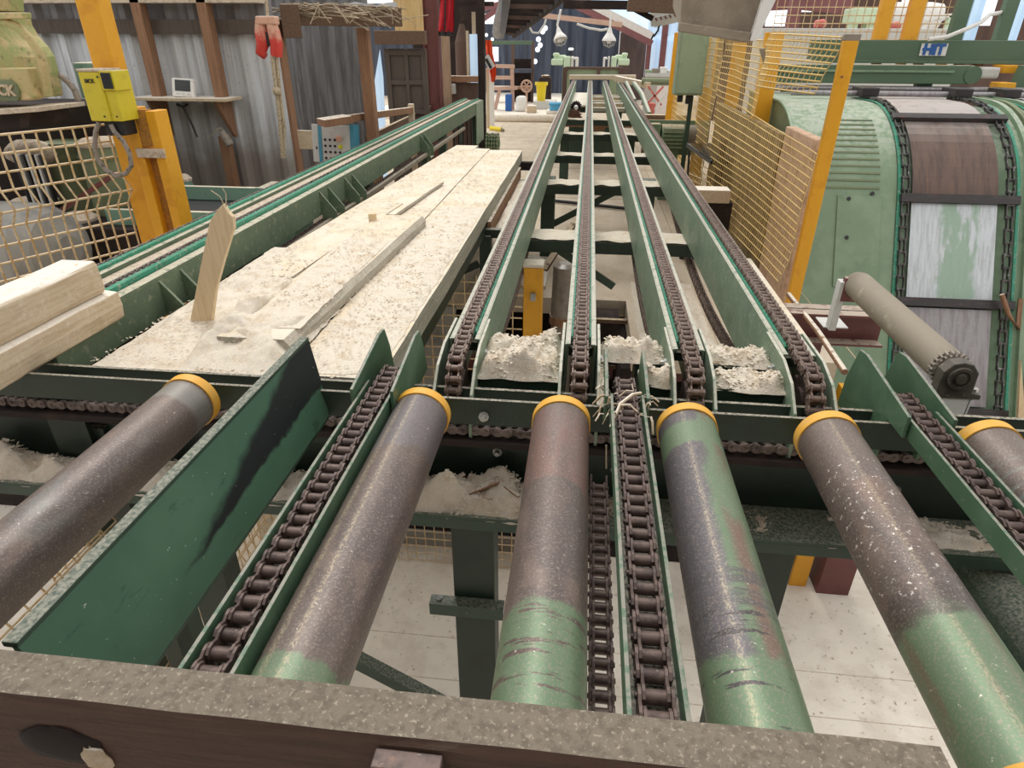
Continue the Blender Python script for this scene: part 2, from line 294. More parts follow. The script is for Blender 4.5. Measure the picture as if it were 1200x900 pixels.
def dx(c, a0, a1): return dict(t='ax', c=c, i=0, a0=a0, a1=a1, w=.05, s=7, st=(1, .4, 1), e=.012)

# ------------------------------------------------------------------ chain generator
def resample(path, pitch):
    pts = [Vector(p) for p in path]; out = [pts[0]]; carry = 0.
    for a, b in zip(pts, pts[1:]):
        L = (b-a).length
        if L < 1e-6: continue
        d = (b-a)/L; t = pitch-carry
        while t <= L: out.append(a+d*t); t += pitch
        carry = L-(t-pitch)
    return out
def roller_chain(mb, path, lat=(1,0,0), pitch=.036, w=.05, h=.026, near=None, th=.006):
    """roller chain along a path; lat = direction of its pins; beyond y > near links are plain"""
    lat = Vector(lat).normalized(); P = resample(path, pitch)
    for i, (a, b) in enumerate(zip(P, P[1:])):
        d = (b-a).normalized(); nrm = lat.cross(d).normalized(); L = (b-a).length
        full = near is None or a.y < near
        off = w/2-th*.5 if i % 2 else w/2-th*1.6
        if full:
            e = h*.5; out = [(-e*.8, -e*.62), (-e*.8, e*.62), (-e*.2, e), (e*.5, e*.95), (L*.5, e*.66), (L-e*.5, e*.95), (L+e*.2, e), (L+e*.8, e*.62), (L+e*.8, -e*.62), (L+e*.2, -e), (L-e*.5, -e*.95), (L*.5, -e*.66), (e*.5, -e*.95), (-e*.2, -e)]
        else:
            e = h*.5; out = [(-e*.4, -e), (-e*.4, e), (L*.5, e*.7), (L+e*.4, e), (L+e*.4, -e), (L*.5, -e*.7)]
        k = len(out)
        for s in (-1, 1):
            c = a+lat*(s*off)
            vs = [c+d*u+nrm*v+lat*(s*z) for z in (-th*.45, th*.45) for u, v in out]
            fs = [tuple(range(k, 2*k)), tuple(range(k))[::-1]]+[(j, (j+1) % k, k+(j+1) % k, k+j) for j in range(k)]
            mb.add(vs, fs)
        mb.lathe(a-lat*(w/2-th*2), lat, [(0, h*.36), (w-th*4, h*.36)], 10 if full else 5)
        if full:
            mb.lathe(a-lat*(w/2+th*.5), lat, [(0, .001), (0, h*.17), (w+th, h*.17), (w+th, .001)], 6)
    return mb

# ------------------------------------------------------------------ floors and pit
f = MB(); f.box(-14, -.55, 5.05, 27, -.14, 0); f.box(-.55, .40, 5.05, 27, -.14, 0); f.box(.40, 1.76, 4.05, 27, -.14, 0); f.box(1.76, 16, 9.6, 27, -.14, 0)
struct('floor_upper', f, M['deck'], label='sawdusted board floor around and beyond the long chain rails', cat='floor')
struct('floor_lower', MB().box(-14, 16, -5, 12, -2.05, -1.9), M['concrete'], label='pale dusty concrete floor under the rollers', cat='floor')
struct('floor_pit', MB().box(-3.4, 1.7, 4.08, 5.6, -1.9, -1.885), M['void'], label='pit floor with its shade painted dark, under the floor edge', cat='floor')  # dark sheet over the bright concrete stands in for the pit's shade
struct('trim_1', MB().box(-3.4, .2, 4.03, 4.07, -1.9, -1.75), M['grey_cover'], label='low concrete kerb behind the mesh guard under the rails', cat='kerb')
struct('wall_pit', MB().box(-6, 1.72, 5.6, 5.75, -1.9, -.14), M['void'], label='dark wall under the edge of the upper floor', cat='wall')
# seams in the board floor
for k, x in enumerate((-.95, -2.1, .62, 1.01, 1.9)):
    struct('trim_%d' % (k+2), MB().box(x, x+.008, 5.1 if x < .33 else 4.1, 24, 0, .002), M['beam_old'], label='dark seam between floor boards', cat='seam')
for k, y in enumerate((8.9, 11.2, 13.2, 14.9)):
    struct('trim_%d' % (k+8), MB().box(-3.5, 2.5, y, y+.012, 0, .002), M['beam_old'], label='cross seam between floor boards', cat='seam')

for k, y in enumerate((2.38, 2.78, 3.12)):
    struct('trim_%d' % (k+13), MB().box(-3, 4, y, y+.006, -1.9, -1.899), M['sawdust_grey'], label='thin seam across the lower concrete floor', cat='seam')
# ------------------------------------------------------------------ rollers
RX = (-1.15, -.435, -.027, .327, .707, 1.12); RZ = .93; RR = .08
paint = {
 0: [n(sr(130, 134, 130), 4, .56, .72, .6, (1, .5, 1)), ax(sr(140, 142, 136), .86, .94, .03, 14, a=.6)],
 1: [ax(sr(104, 100, 104), .72, .96, .22, 9, a=.8), ax(GP, -.05, .075, .12, 14, a=.9), dl(-.040, .006, .3, .92), dl(-.005, .004, .62, .92)],
 2: [ax(GP, -.1, .235, .05, 12), ax(sr(94, 80, 74), -.1, .23, .02, 8, lo=.56, hi=.62, s2=16, st2=(.6, 5, .6)), ax(sr(130, 96, 88), .6, .94, .3, 5, a=.6, lo=.4, hi=.6, s2=7, st2=(2, .4, 2))],
 3: [ax(GP, -.1, .95, .1, 5), dict(dx(sr(92, 88, 92), -.1, .0), w=.09, lo=.30, hi=.42, s2=5, st2=(1, .3, 1)), dict(dx(sr(120, 92, 82), .02, .052), w=.05, lo=.42, hi=.56, s2=7, st2=(1, .5, 1), a=.9), ax(sr(88, 84, 86), .24, .40, .16, 7, lo=.5, hi=.6, s2=12, st2=(.4, 3, .4), a=.8), ax(GP, -.1, .17, .12, 9), dl(-.026, .004, .05, .92), ax(GP, .8, .90, .06, 12), ax(sr(70, 66, 66), -.1, .3, .1, 8, lo=.6, hi=.65, s2=12, st2=(.5, 4, .5))],
 4: [ax(GP, -.1, .31, .09, 10), ax(sr(122, 98, 86), .1, .7, .12, 9, lo=.50, hi=.66, s2=6, st2=(2, .4, 2), a=.6), ax(sr(224, 220, 212), .3, .78, .2, 8, lo=.62, hi=.66, s2=85, a=.9), dl(-.02, .003, .0, .93), ax(sr(82, 74, 70), .29, .35, .08, 12, a=.8), ax(sr(44, 50, 46), -.1, .2, .1, 8, lo=.66, hi=.70, s2=8, st2=(.6, 3, .6))],
 5: [ax(sr(120, 128, 124), .3, .86, .1, 10, lo=.5, hi=.6, s2=12, st2=(.4, 5, .4), a=.7)],
}
RL = ('worn brown steel roller at the far left, left of the green guide plate',
      'speckled brown roller just right of the left transfer chain',
      'middle brown roller with green near end, under the second chain rail',
      'roller with long streaks of worn green and rust, head under the third chain rail',
      'white speckled dark roller with wide green near half, head under the right chain rail',
      'dark roller at the right edge beyond the right transfer chain, only its head in view')
for k, x in enumerate(RX):
    t = thing('conveyor_roller', RL[k], 'roller', (x, .60, RZ), 'cross conveyor rollers')
    part('tube', MB().lathe((x, .62, RZ), (0,1,0), [(0, .02), (0, RR), (.93, RR), (.93, .02)], 64), roller_mat(k, paint[k]), t)
    part('end_collar', MB().lathe((x, 1.551, RZ), (0,1,0), [(0, .06), (0, RR+.004), (.034, RR+.004), (.034, .03)], 56), M['collar'], t, .002)
    part('end_collar', MB().lathe((x, .586, RZ), (0,1,0), [(0, .03), (0, RR+.004), (.033, RR+.004), (.033, .06)], 56), M['collar'], t, .002)
    part('shaft', MB().lathe((x, .572, RZ), (0,1,0), [(0, .001), (0, .02), (1.066, .02), (1.066, .001)], 16), M['steel'], t)

# ------------------------------------------------------------------ cross beam that carries the rollers
t = thing('roller_support', 'dark green cross beam and posts carrying the roller heads', 'conveyor frame', (-.3, 1.65, -1.9))
part('upper_plate', MB().box(-2.3, 1.7, 1.64, 1.652, .862, .95), M['green_frame'], t, .001)
part('web', MB().box(-2.3, 1.7, 1.742, 1.755, .55, .93), M['green_frame'], t)
part('ledge', MB().box(-2.3, 1.7, 1.575, 1.742, .54, .552).box(-2.3, 1.7, 1.575, 1.585, .50, .54), M['green_dark'], t, .001)
part('chain_guard', MB().box(-2.3, 1.7, 1.66, 1.735, .765, .785), M['void'], t)
ch = MB(); roller_chain(ch, [(-2.28, 1.70, .812), (1.68, 1.70, .812)], (0,1,0), .036, .046, .03)
part('drive_chain', ch, M['chain_dusty'], t)
for x in (-1.30, -.302, .655):
    part('post', MB().box(x-.072, x+.072, 1.60, 1.70, -1.9, .54), M['green_frame'], t, .003)
br = part('post_bracket', MB().box(-.455, -.195, 1.56, 1.60, .155, .17).box(-.455, -.195, 1.555, 1.563, .118, .17), M['green_dark'], t, .001)
part('bolt', MB().lathe((-.425, 1.58, .17), (0,0,1), [(0, .012), (.008, .012), (.012, .001)], 8), M['steel'], br)
part('brace', MB().bar((-.80, 1.66, -.30), (-.38, 1.66, -.58), .05, .05), M['green_dark'], t)
for x, z, y in ((-.262, .895, 1.64), (-.235, .70, 1.742), (.155, .66, 1.742), (1.03, .655, 1.742), (.80, .89, 1.64)):
    part('bolt', MB().lathe((x, y, z), (0,-1,0), [(0, .016), (.008, .016), (.008, .01), (.022, .008), (.022, .001)], 8, False), M['steel'], t)
# near frame under the timber
solo('near_frame_channel', MB().box(-1.9, 1.5, .50, .57, .78, .90), M['green_frame'], 'dark green channel in front of the near roller ends, under the timber', 'beam', bevel=.003)
tb = thing('timber_beam', 'thick dark dusty timber lying across the front, nearest thing of all', 'timber', (-.6, .53, .90))
rows = []
tm = MB(); nx = 60
for k in range(nx+1):
    x = -1.9+2.397*k/nx; j = lambda q: .0022*noise.noise(Vector((x*9, q*7.3, 0)))
    rows.append([(x, .49+j(1), .90), (x, .49+j(2), 1.088+j(3)), (x, .497+j(4), 1.1+j(5)), (x, .561+j(6), 1.1+j(7)), (x, .567+j(8), 1.09), (x, .567, .90)])
tm.sheet([r+[r[0]] for r in rows], smooth=False); tm.add(rows[0], [tuple(range(6))]); tm.add(rows[-1], [tuple(range(6))[::-1]])
part('baulk', tm, M['timber'], tb)
part('knot', MB().ball((-.70, .489, 1.005), .05, 14, 8, (1.3, .10, .8), .12), M['void'], tb, label='dark knot')
part('chipped_patch', MB().ball((-.655, .487, .985), .024, 12, 8, (1.0, .22, 1.3), .2), M['raw'], tb, label='pale chipped patch in the dark face')
part('clamp_plate', MB().box(-.230, -.140, .462, .489, 1.066, 1.084).box(-.230, -.140, .478, .489, .93, 1.066), M['chain'], tb, .002)

# ------------------------------------------------------------------ green guide plate
t = thing('guide_plate', 'tall dark green steel guide plate with a black scuff, right of the far left roller', 'guide plate', (-.79, .59, .85))
gx = lambda z: -.752-(z-.87)*.27
gm_ = MB(); gp = [(.573, .87), (.573, 1.095), (1.70, 1.095), (1.67, .97), (1.63, .87)]
gv = [(gx(z)-.006, y, z) for y, z in gp]+[(gx(z)+.006, y, z) for y, z in gp]
gm_.add(gv, [(0,1,2,3,4)[::-1], (5,6,7,8,9)]+[(i, (i+1) % 5, 5+(i+1) % 5, 5+i) for i in range(5)])
part('web', gm_, M['guide'], t, .001)
part('top_lip', MB().box(-.832, -.806, .573, 1.70, 1.090, 1.102), M['green_dark'], t, .002)
part('foot', MB().box(-.80, -.748, .573, 1.63, .858, .87), M['green_dark'], t, .001)

# ------------------------------------------------------------------ transfer chains between the rollers
def arc(yc, zc, r, a0, a1, x, k=10):
    return [(x, yc+r*math.cos(a0+(a1-a0)*i/k), zc+r*math.sin(a0+(a1-a0)*i/k)) for i in range(k+1)]
def transfer(x, label, flares, hi=0, back=False):
    z = .985+hi
    t = thing('transfer_conveyor', label, 'chain conveyor', (x, .6, .80), 'short transfer chains')
    for s in (-1, 1):
        part('side_plate', MB().box(x+s*.044-.004, x+s*.044+.004, .585, 1.63, .952+hi, 1.004+hi), M['green_plate'], t, .001)
    part('chain_bed', MB().box(x-.040, x+.040, .59, 1.60, .952+hi, .964+hi), M['green_frame'], t)
    path = [(x, .60, z)]+[(x, 1.70, z)]+arc(1.72, z-.075, .075, PI/2, -PI/2, x)
    c = MB(); roller_chain(c, path, (1,0,0), .038, .058, .034)
    part('chain', c, M['chain'], t)
    part('sprocket', gear((x, 1.72, z-.075), (1,0,0), .066, 12, .02), M['chain'], t)
    for s, poly in flares:
        part('end_plate', MB().prism(poly, 'x', x+s*.058-.005, x+s*.058+.005), M['green_plate'], t, .002)
    if back:
        c = MB(); roller_chain(c, [(x-.07, .62, z-.19), (x-.066, 1.55, z-.22)], (1,0,0), .038, .05, .034)
        part('return_chain', c, M['chain'], t)
    return t
def gear(c, axd, r, teeth, w):
    m = MB(); axd = Vector(axd); a = axd.cross(Vector((0,0,1)) if abs(axd.z) < .9 else Vector((1,0,0))).normalized(); b = axd.cross(a); c = Vector(c)
    pts = []
    for k in range(teeth):
        for f_, rr in ((-.3, .82), (-.14, 1), (.14, 1), (.3, .82)):
            th = 2*PI*(k+f_)/teeth; pts.append((a*math.cos(th)+b*math.sin(th))*r*rr)
    k = len(pts); vs = [c+p-axd*w/2 for p in pts]+[c+p+axd*w/2 for p in pts]
    m.add(vs, [tuple(range(k))[::-1], tuple(range(k, 2*k))]+[(i, (i+1) % k, k+(i+1) % k, k+i) for i in range(k)])
    m.lathe(c-axd*w, axd, [(0, .001), (0, r*.45), (2*w, r*.45), (2*w, .001)], 14)
    return m
big = [(1.52, .955), (1.52, 1.03), (1.80, 1.078), (1.85, 1.074), (1.89, 1.0), (1.92, .90), (1.655, .90), (1.655, .955)]
low = [(1.60, .93), (1.60, 1.01), (1.72, 1.03), (1.86, 1.04), (1.88, .93), (1.66, .90)]
transfer(-.562, 'rusty transfer chain between two green plates, just right of the tall green guide plate', [(-1, big), (1, big)])
transfer(.157, 'rusty transfer chain in narrow plates with stringy fibre, between middle roller and green streaked roller', [(-1, low), (1, low)], 0, True)
big3 = [(1.56, .955), (1.56, 1.02), (1.88, 1.052), (1.93, 1.045), (1.97, .93), (1.98, .82), (1.66, .82), (1.655, .955)]
transfer(.955, 'transfer chain between two sloping green plates at the right, beside the last roller', [(-1, big3), (1, big3)])
# fibre caught on the middle transfer
fb = MB()
for k in range(26):
    p = Vector((.157+random.choice((-1, 1))*random.uniform(.02, .07), random.uniform(1.5, 1.66), 1.0)); q = p+Vector((random.uniform(-.05, .05), random.uniform(-.06, .05), random.uniform(-.06, .03)))
    fb.tube([p, (p+q)/2+Vector((0, 0, .012)), q], random.uniform(.0012, .004), 4)
fb.tube([(.11, 1.50, .97), (.135, 1.56, 1.01), (.17, 1.60, 1.02), (.195, 1.62, 1.015)], .005, 5)
fb.tube([(.10, 1.47, .93), (.105, 1.46, .86)], .002, 4)
solo('bark_fibre', fb, M['raw'], 'tuft of pale bark fibre snagged on the middle transfer chain', 'bark', kind='stuff')

# ------------------------------------------------------------------ four long chain rails
RAILX = (-.372, .020, .372, .722); YF = 17.7
RLB = ('leftmost long green chain rail beside the sawdusted planks', 'second chain rail from the left, seen straight along its brown chain',
       'third chain rail from the left, green face towards the second', 'rightmost long chain rail beside the yellow fence, showing its tall green face')
for k, x in enumerate(RAILX):
    t = thing('chain_rail', RLB[k], 'chain rail', (x, 1.7, .74), 'long chain rails')
    for s in (-1, 1):
        part('side_plate', MB().box(x+s*.048-.004, x+s*.048+.004, 1.95, YF, .765, 1.006).box(min(x+s*.048, x+s*.034), max(x+s*.048, x+s*.034), 1.95, YF, 1.0, 1.008), M['green_rail'], t, .001)
        part('guide_strip', MB().box(x+s*.026-.007, x+s*.026+.007, 2.0, YF, .99, 1.014), M['teal'], t)
        ep = [(2.16, .78), (2.16, .985), (2.12, 1.012), (1.90, 1.012), (1.79, .985), (1.71, .925), (1.675, .85), (1.675, .79), (1.72, .76)]
        e = part('end_plate', MB().prism(ep, 'x', x+s*.060-.005, x+s*.060+.005), M['green_rail'], t, .002)
        for by, bz in ((1.97, .945), (1.78, .845)):
            part('bolt', MB().lathe((x+s*.064, by, bz), (s,0,0), [(0, .016), (.009, .016), (.009, .009), (.02, .008), (.02, .001)], 8, False), M['steel'], e)
    part('bed', MB().box(x-.040, x+.040, 1.97, YF, .955, .985), M['green_frame'], t)
    sy, sz, rr = 1.83, .905, .105
    path = [(x, YF-.1, 1.025), (x, 2.05, 1.022), (x, 1.93, 1.012)]+arc(sy, sz, rr, PI*.42, PI*1.25, x, 14)
    c = MB(); roller_chain(c, path, (1,0,0), .036, .05, .03, near=6.5)
    part('chain', c, M['rail_chain'], t)
    sag = [(x, 1.86, .80)]+[(x, 2.0+3.8*i/14, .79-.20*math.sin(PI*(i/14)**.8)) for i in range(15)]+[(x, 6.2, .74), (x, 9.5, .72)]
    c = MB(); roller_chain(c, sag, (1,0,0), .036, .046, .03, near=3.6)
    part('return_chain', c, M['rail_chain'], t)
    part('sprocket', gear((x, sy, sz), (1,0,0), .098, 14, .022), M['chain'], t)

# ------------------------------------------------------------------ frame under the rails
t = thing('rail_support', 'green cross beams, legs and braces under the long chain rails', 'conveyor frame', (.17, 6, 0))
for y in (4.10, 5.90, 7.55, 9.40, 11.2, 13.3, 15.6):
    b = part('cross_beam', MB().box(-.46, .80, y, y+.012, .672, .742).box(-.46, .80, y, y+.26, .742, .75), M['green_frame'], t, .001)
    dm = MB(); m_ = 40
    dm.sheet([[(-.45+1.24*i/m_, y+.002+.25*j/7, .7515+.012*max(0, noise.noise(Vector((i*.33, j*.4, y))) + .5)) for i in range(m_+1)] for j in range(8)])
    part('dust_layer', dm, M['sawdust'], b)
for y in (1.815, 1.985):
    for x0, x1 in ((-.305, -.045), (.085, .105), (.21, .305), (.44, .655)):
        part('cross_beam', MB().box(x0, x1, y, y+.10, .80, .94), M['green_frame'], t, .002)
for x, y, z1 in ((-.30, 9.68, .74), (.62, 9.68, .74), (.60, 6.17, .76), (-.33, 6.17, .76), (-.30, 14.0, .62), (.62, 14.0, .62)):
    part('leg', MB().box(x-.065, x+.065, y, y+.13, 0, z1), M['green_dark'], t, .003)
part('gusset', MB().prism([(.53, .76), (.47, .64), (.535, .64)], 'y', 6.2, 6.215), M['green_dark'], t)
part('brace', MB().bar((.32, 6.28, .64), (-.36, 6.28, .26), .02, .06), M['green_dark'], t)
part('brace', MB().bar((-.14, 4.20, .66), (.24, 4.20, .42), .02, .05), M['green_dark'], t)

# ------------------------------------------------------------------ sawdust heaps
def heap(x0, x1, y0, y1, z, h, seed, nx=48, ny=22, edge=.30, skirt=.006, rag=.8, rough=1.):
    m = MB(); rows = []
    for j in range(ny+1):
        r = []
        for i in range(nx+1):
            u, v = i/nx, j/ny; x, y = x0+(x1-x0)*u, y0+(y1-y0)*v
            e = min(1, min(u, 1-u)/max(edge*.5, 1e-3))*min(1, min(v, 1-v)/edge); e = e*e*(3-2*e)*max(.2, 1+rag*noise.noise(Vector((x*13, y*9, seed))))
            q = Vector((x*14, y*14, seed*3.1))
            hh = h*(.62+.55*noise.noise(q*.45))+rough*(.016*noise.noise(q*2.2)+.010*noise.noise(q*5)+.007*noise.noise(q*11))*min(1, h/.04)
            r.append((x+.01*noise.noise(q*1.3), y+.012*noise.noise(q*1.1+Vector((9,0,0))), z-skirt*(1-e)*(0 if e > 0 else 1)+max(0, hh)*e))
        rows.append(r)
    m.rows = rows
    return m.sheet(rows)
def chips(m, x0, x1, y0, y1, zf, cnt, sz=(.006, .02)):
    for _ in range(cnt):
        x, y = random.uniform(x0, x1), random.uniform(y0, y1); L = random.uniform(*sz); w = L*random.uniform(.25, .6)
        R = Matrix.Translation((x, y, zf(x, y)+.002)) @ Matrix.Rotation(random.uniform(0, 2*PI), 4, 'Z') @ Matrix.Rotation(random.uniform(-.5, .5), 4, 'X') @ Matrix.Rotation(random.uniform(-.4, .4), 4, 'Y')
        m.box(-L/2, L/2, -w/2, w/2, 0, .0015, R)
    return m
def pile(nm, label, boxes, h, z, mt='sawdust', cnt=250):
    m = MB()
    for k, b in enumerate(boxes):
        hb = heap(*b, z, h, len(label)+k*7); m.add(hb.v, hb.f, True)
        def zf(x, y):
            i = int((x-b[0])/(b[1]-b[0])*48); j = int((y-b[2])/(b[3]-b[2])*22); return hb.rows[min(j, 22)][min(i, 48)][2]-.001
        chips(m, b[0]+.004, b[1]-.004, b[2]+.004, b[3]-.004, zf, cnt, (.005, .016))
    return solo(nm, m, M[mt], label, 'sawdust', kind='stuff')
pile('sawdust_heap', 'pale sawdust heaped on the near beams between the first two chain rails', [(-.315, -.035, 1.808, 1.925), (-.24, -.035, 1.83, 2.04), (-.315, -.035, 1.975, 2.11)], .075, .94)
pile('sawdust_heap', 'sawdust bank between the two right chain rails, on the near beams', [(.43, .665, 1.808, 1.925), (.43, .665, 1.978, 2.13)], .06, .94)
pile('sawdust_heap', 'sawdust lumps between the second and third chain rails', [(.08, .112, 1.66, 1.92), (.08, .315, 1.975, 2.11), (.215, .315, 1.81, 1.925)], .065, .94, cnt=80)
pile('sawdust_heap', 'greyish sawdust heap on the ledge between the second and middle rollers', [(-.60, -.06, 1.575, 1.742)], .115, .545, 'sawdust', 700)
pile('sawdust_heap', 'sawdust on the ledge below the left end of the guide plate', [(-1.05, -.60, 1.575, 1.742)], .085, .545, 'sawdust', 400)
pile('sawdust_heap', 'sawdust covering the ledge at the far left roller', [(-2.25, -1.08, 1.575, 1.742)], .09, .545, 'sawdust', 600)
pile('sawdust_heap', 'thin dusting of sawdust on the ledge by the right transfer chain', [(.80, 1.65, 1.58, 1.74)], .04, .545, 'sawdust', 300)
pile('sawdust_heap', 'thin sawdust on the ledge between middle and streaked rollers', [(-.02, .28, 1.585, 1.735), (.36, .66, 1.585, 1.735)], .014, .546, 'sawdust_grey', 120)
pile('sawdust_heap', 'drift of sawdust on the floor under the right chain rails', [(.45, 1.0, 4.06, 5.6)], .06, .0, cnt=300)
for b, lb in (((-.8, -.42, .64, 1.5), None),): pass
stk = MB()
for a, b_, w in (((-.33, 1.63, .60), (-.22, 1.66, .645), .022), ((-.42, 1.64, .60), (-.34, 1.70, .63), .02), ((-.25, 1.69, .64), (-.15, 1.62, .615), .012)):
    stk.bar(a, b_, w, .006)
solo('bark_strips', stk, M['stud'], 'brown bark strips stuck in the sawdust heap beside the middle roller', 'bark', kind='stuff')

# ------------------------------------------------------------------ left conveyor
t = thing('side_conveyor', 'long green twin chain conveyor running back along the left, beside the planks', 'chain conveyor', (-2.0, 6, .5))
Y0, Y1 = 1.80, 11.6
part('inner_plate', MB().box(-1.79, -1.775, Y0, Y1, .835, 1.0).box(-1.825, -1.775, Y0, Y1, 1.0, 1.008), M['green_conveyor'], t, .001)
part('guide_strip', MB().box(-1.858, -1.830, Y0, Y1, 1.005, 1.028), M['teal'], t, .001)
part('guide_strip', MB().box(-2.068, -2.042, Y0, Y1, 1.01, 1.032), M['teal'], t, .001)
part('channel', MB().box(-1.925, -1.858, Y0, Y1, .955, .97).box(-1.935, -1.925, Y0, Y1, .90, 1.012).box(-2.01, -1.935, Y0, Y1, .985, .995).box(-2.042, -2.01, Y0, Y1, 1.0, 1.018).box(-2.14, -2.068, Y0, Y1, .955, .97).box(-2.15, -2.14, Y0, Y1, .835, 1.005), M['green_conveyor'], t, .001)
d = MB(); d.box(-2.005, -1.945, Y0, Y1, .995, 1.0); part('dust_layer', d, M['sawdust_grey'], t)
for x in (-1.892, -2.105):
    c = MB(); roller_chain(c, [(x, Y0+.02, 1.0), (x, Y1-.05, 1.0)], (1,0,0), .04, .05, .034, near=4.4)
    part('chain', c, M['chain_dusty'], t)
c = MB(); roller_chain(c, [(-1.755, Y0+.3, .80), (-1.755, 8.5, .80)], (1,0,0), .04, .04, .03, near=3.2)
part('return_chain', c, M['chain'], t)
part('return_rail', MB().box(-1.73, -1.70, Y0+.3, 9.5, .78, .815), M['grey_roller'], t, .003)
for y in (2.42, 4.25, 4.75, 7.15):
    part('bracket', MB().prism([(-1.775, .99), (-1.672, .86), (-1.672, .76), (-1.775, .76)], 'y', y, y+.014).prism([(-1.775, .99), (-1.672, .86), (-1.672, .76), (-1.775, .76)], 'y', y+.16, y+.174).box(-1.775, -1.665, y, y+.144, .755, .765), M['green_conveyor'], t, .001)
for y in (2.0, 5.4, 8.6, 11.2):
    part('leg', MB().box(-1.90, -1.80, y, y+.1, -1.9 if y < 5 else 0, .95), M['green_dark'], t, .003)
    part('leg', MB().box(-2.14, -2.06, y, y+.1, -1.9 if y < 5 else 0, .95), M['green_dark'], t, .003)
part('end_plate', MB().box(-1.775, -1.76, 10.9, 11.62, .38, 1.0), M['green_rail'], t, .002)
part('end_bolt', MB().tube([(-1.79, 9.6, .6), (-1.79, 9.6, 1.0)], .018, 6), M['green_dark'], t)
gm = MB()
for k in range(5): gg = gear((-1.66+.045*k, 11.35, .36), (1,0,0), .16-.01*(k % 2), 14, .03); gm.add(gg.v, gg.f)
part('sprocket_stack', gm, M['motor_green'], t)
for k in range(5):
    part('hanging_bar', MB().box(-1.80, -1.78, 9.1+.35*k, 9.16+.35*k, .35, .82), M['void'], t)

# dark frame under the plank bed
t = thing('plank_stand', 'dark green frame under the sawdusted planks', 'frame', (-1.2, 4, -1.9))
part('side_rail', MB().bar((-1.63, 1.78, .74), (-1.40, 7.0, .74), .06, .08), M['green_frame'], t, .002)
part('side_rail', MB().box(-.72, -.66, 1.80, 6.9, .70, .78), M['green_frame'], t, .002)
for y in (1.72, 3.2, 4.36, 5.6, 6.85): part('cross_rail', MB().box(-1.42, -.72, y, y+.06, .70, .78), M['green_frame'], t, .002)
part('stub_rail', MB().box(-.66, -.47, 4.36, 4.42, .68, .74), M['green_frame'], t, .002)
part('stub_rail', MB().box(-.66, -.42, 6.88, 6.96, .70, .78), M['void'], t, .002)
for x, y in ((-.66, 4.36), (-1.66, 4.36), (-.70, 6.8), (-1.66, 1.75)):
    part('leg', MB().box(x-.04, x+.04, y-.03, y+.05, -1.9 if y < 5 else 0, .70), M['green_frame'], t, .002)
part('brace', MB().bar((-.72, 4.40, .48), (-1.25, 4.40, .22), .03, .05), M['green_frame'], t)
part('near_plate', MB().box(-1.80, -1.66, 1.70, 1.72, .60, .88), M['green_frame'], t)
# sawdust gutter between planks and the first rail
t = thing('sawdust_gutter', 'wooden edged gutter full of sawdust between the planks and the leftmost rail', 'gutter', (-.55, 5.2, .66))
part('tray', MB().box(-.655, -.44, 4.42, 6.5, .665, .68), M['green_frame'], t)
part('edge_board', MB().box(-.655, -.63, 4.42, 6.6, .68, .78), M['stud'], t, .002)
part('fill', heap(-.63, -.435, 4.44, 6.45, .685, .05, 5, 14, 60), M['sawdust'], t)
solo('thin_batten', MB().bar((-.50, 4.50, .665), (-.60, 3.9, .32), .045, .012), M['raw'], 'pale thin batten hanging down from the sawdust gutter beside the leftmost rail', 'batten')

# ------------------------------------------------------------------ planks with sawdust
def plank(x0, x1, y0, y1, z0, z1, label, wane=0, mt='plank', seed=0, s0=0, s1=0):
    m = MB(); rows = []; k = 40
    for i in range(k+1):
        v = i/k; y = y0+(y1-y0)*v; j = lambda q: .005*noise.noise(Vector((y*2.2, q*5.1, seed)))
        a = x0+s0*v+j(1); b = x1+s1*v+j(2)
        rows.append([(a, y, z0), (a, y, z1), (a+(b-a)*.33, y, z1+j(3)*.7), (a+(b-a)*.66, y, z1+j(4)*.7), (b-wane, y, z1), (b, y, z1-wane*1.2-.002), (b, y, z0)])
    m.sheet([r+[r[0]] for r in rows][::-1], smooth=False); m.add(rows[0], [tuple(range(7))[::-1]]); m.add(rows[-1], [tuple(range(7))])
    t = thing('plank', label, 'plank', ((x0+x1)/2, (y0+y1)/2, z0), 'sawdusted planks')
    part('board', m, M[mt], t)
    return t
plank(-1.0, -.655, 1.86, 7.0, .78, .88, 'long wide plank at the right edge of the plank bed, next to the leftmost rail', .0, seed=1)
plank(-1.30, -1.025, 2.0, 3.86, .885, .945, 'shorter raised plank with grey waney edge, overlapping the long right plank', .02, 'plank', 2, .06, .07)
plank(-1.30, -1.004, 3.90, 7.05, .78, .885, 'plank behind the raised one, ending level with the long right plank', 0, seed=3, s0=.14)
plank(-1.69, -1.305, 1.75, 7.25, .78, .885, 'outer plank at the left edge of the bed, beside the green conveyor', 0, seed=4, s0=.29, s1=.145)
plank(-1.52, -1.335, 2.75, 4.3, .89, .918, 'thin board lying on the outer plank, with a dark gap along its edge', 0, seed=5, s0=.12, s1=.12)
plank(-1.33, -1.19, 4.0, 5.1, .893, .912, 'thin offcut board beyond the little upright block', 0, seed=6, s0=.09, s1=.09)
solo('offcut_block', MB().box(-1.262, -1.222, 3.70, 3.735, .888, .985), M['slat'], 'little pale offcut block standing upright among the planks', 'offcut', bevel=.002)
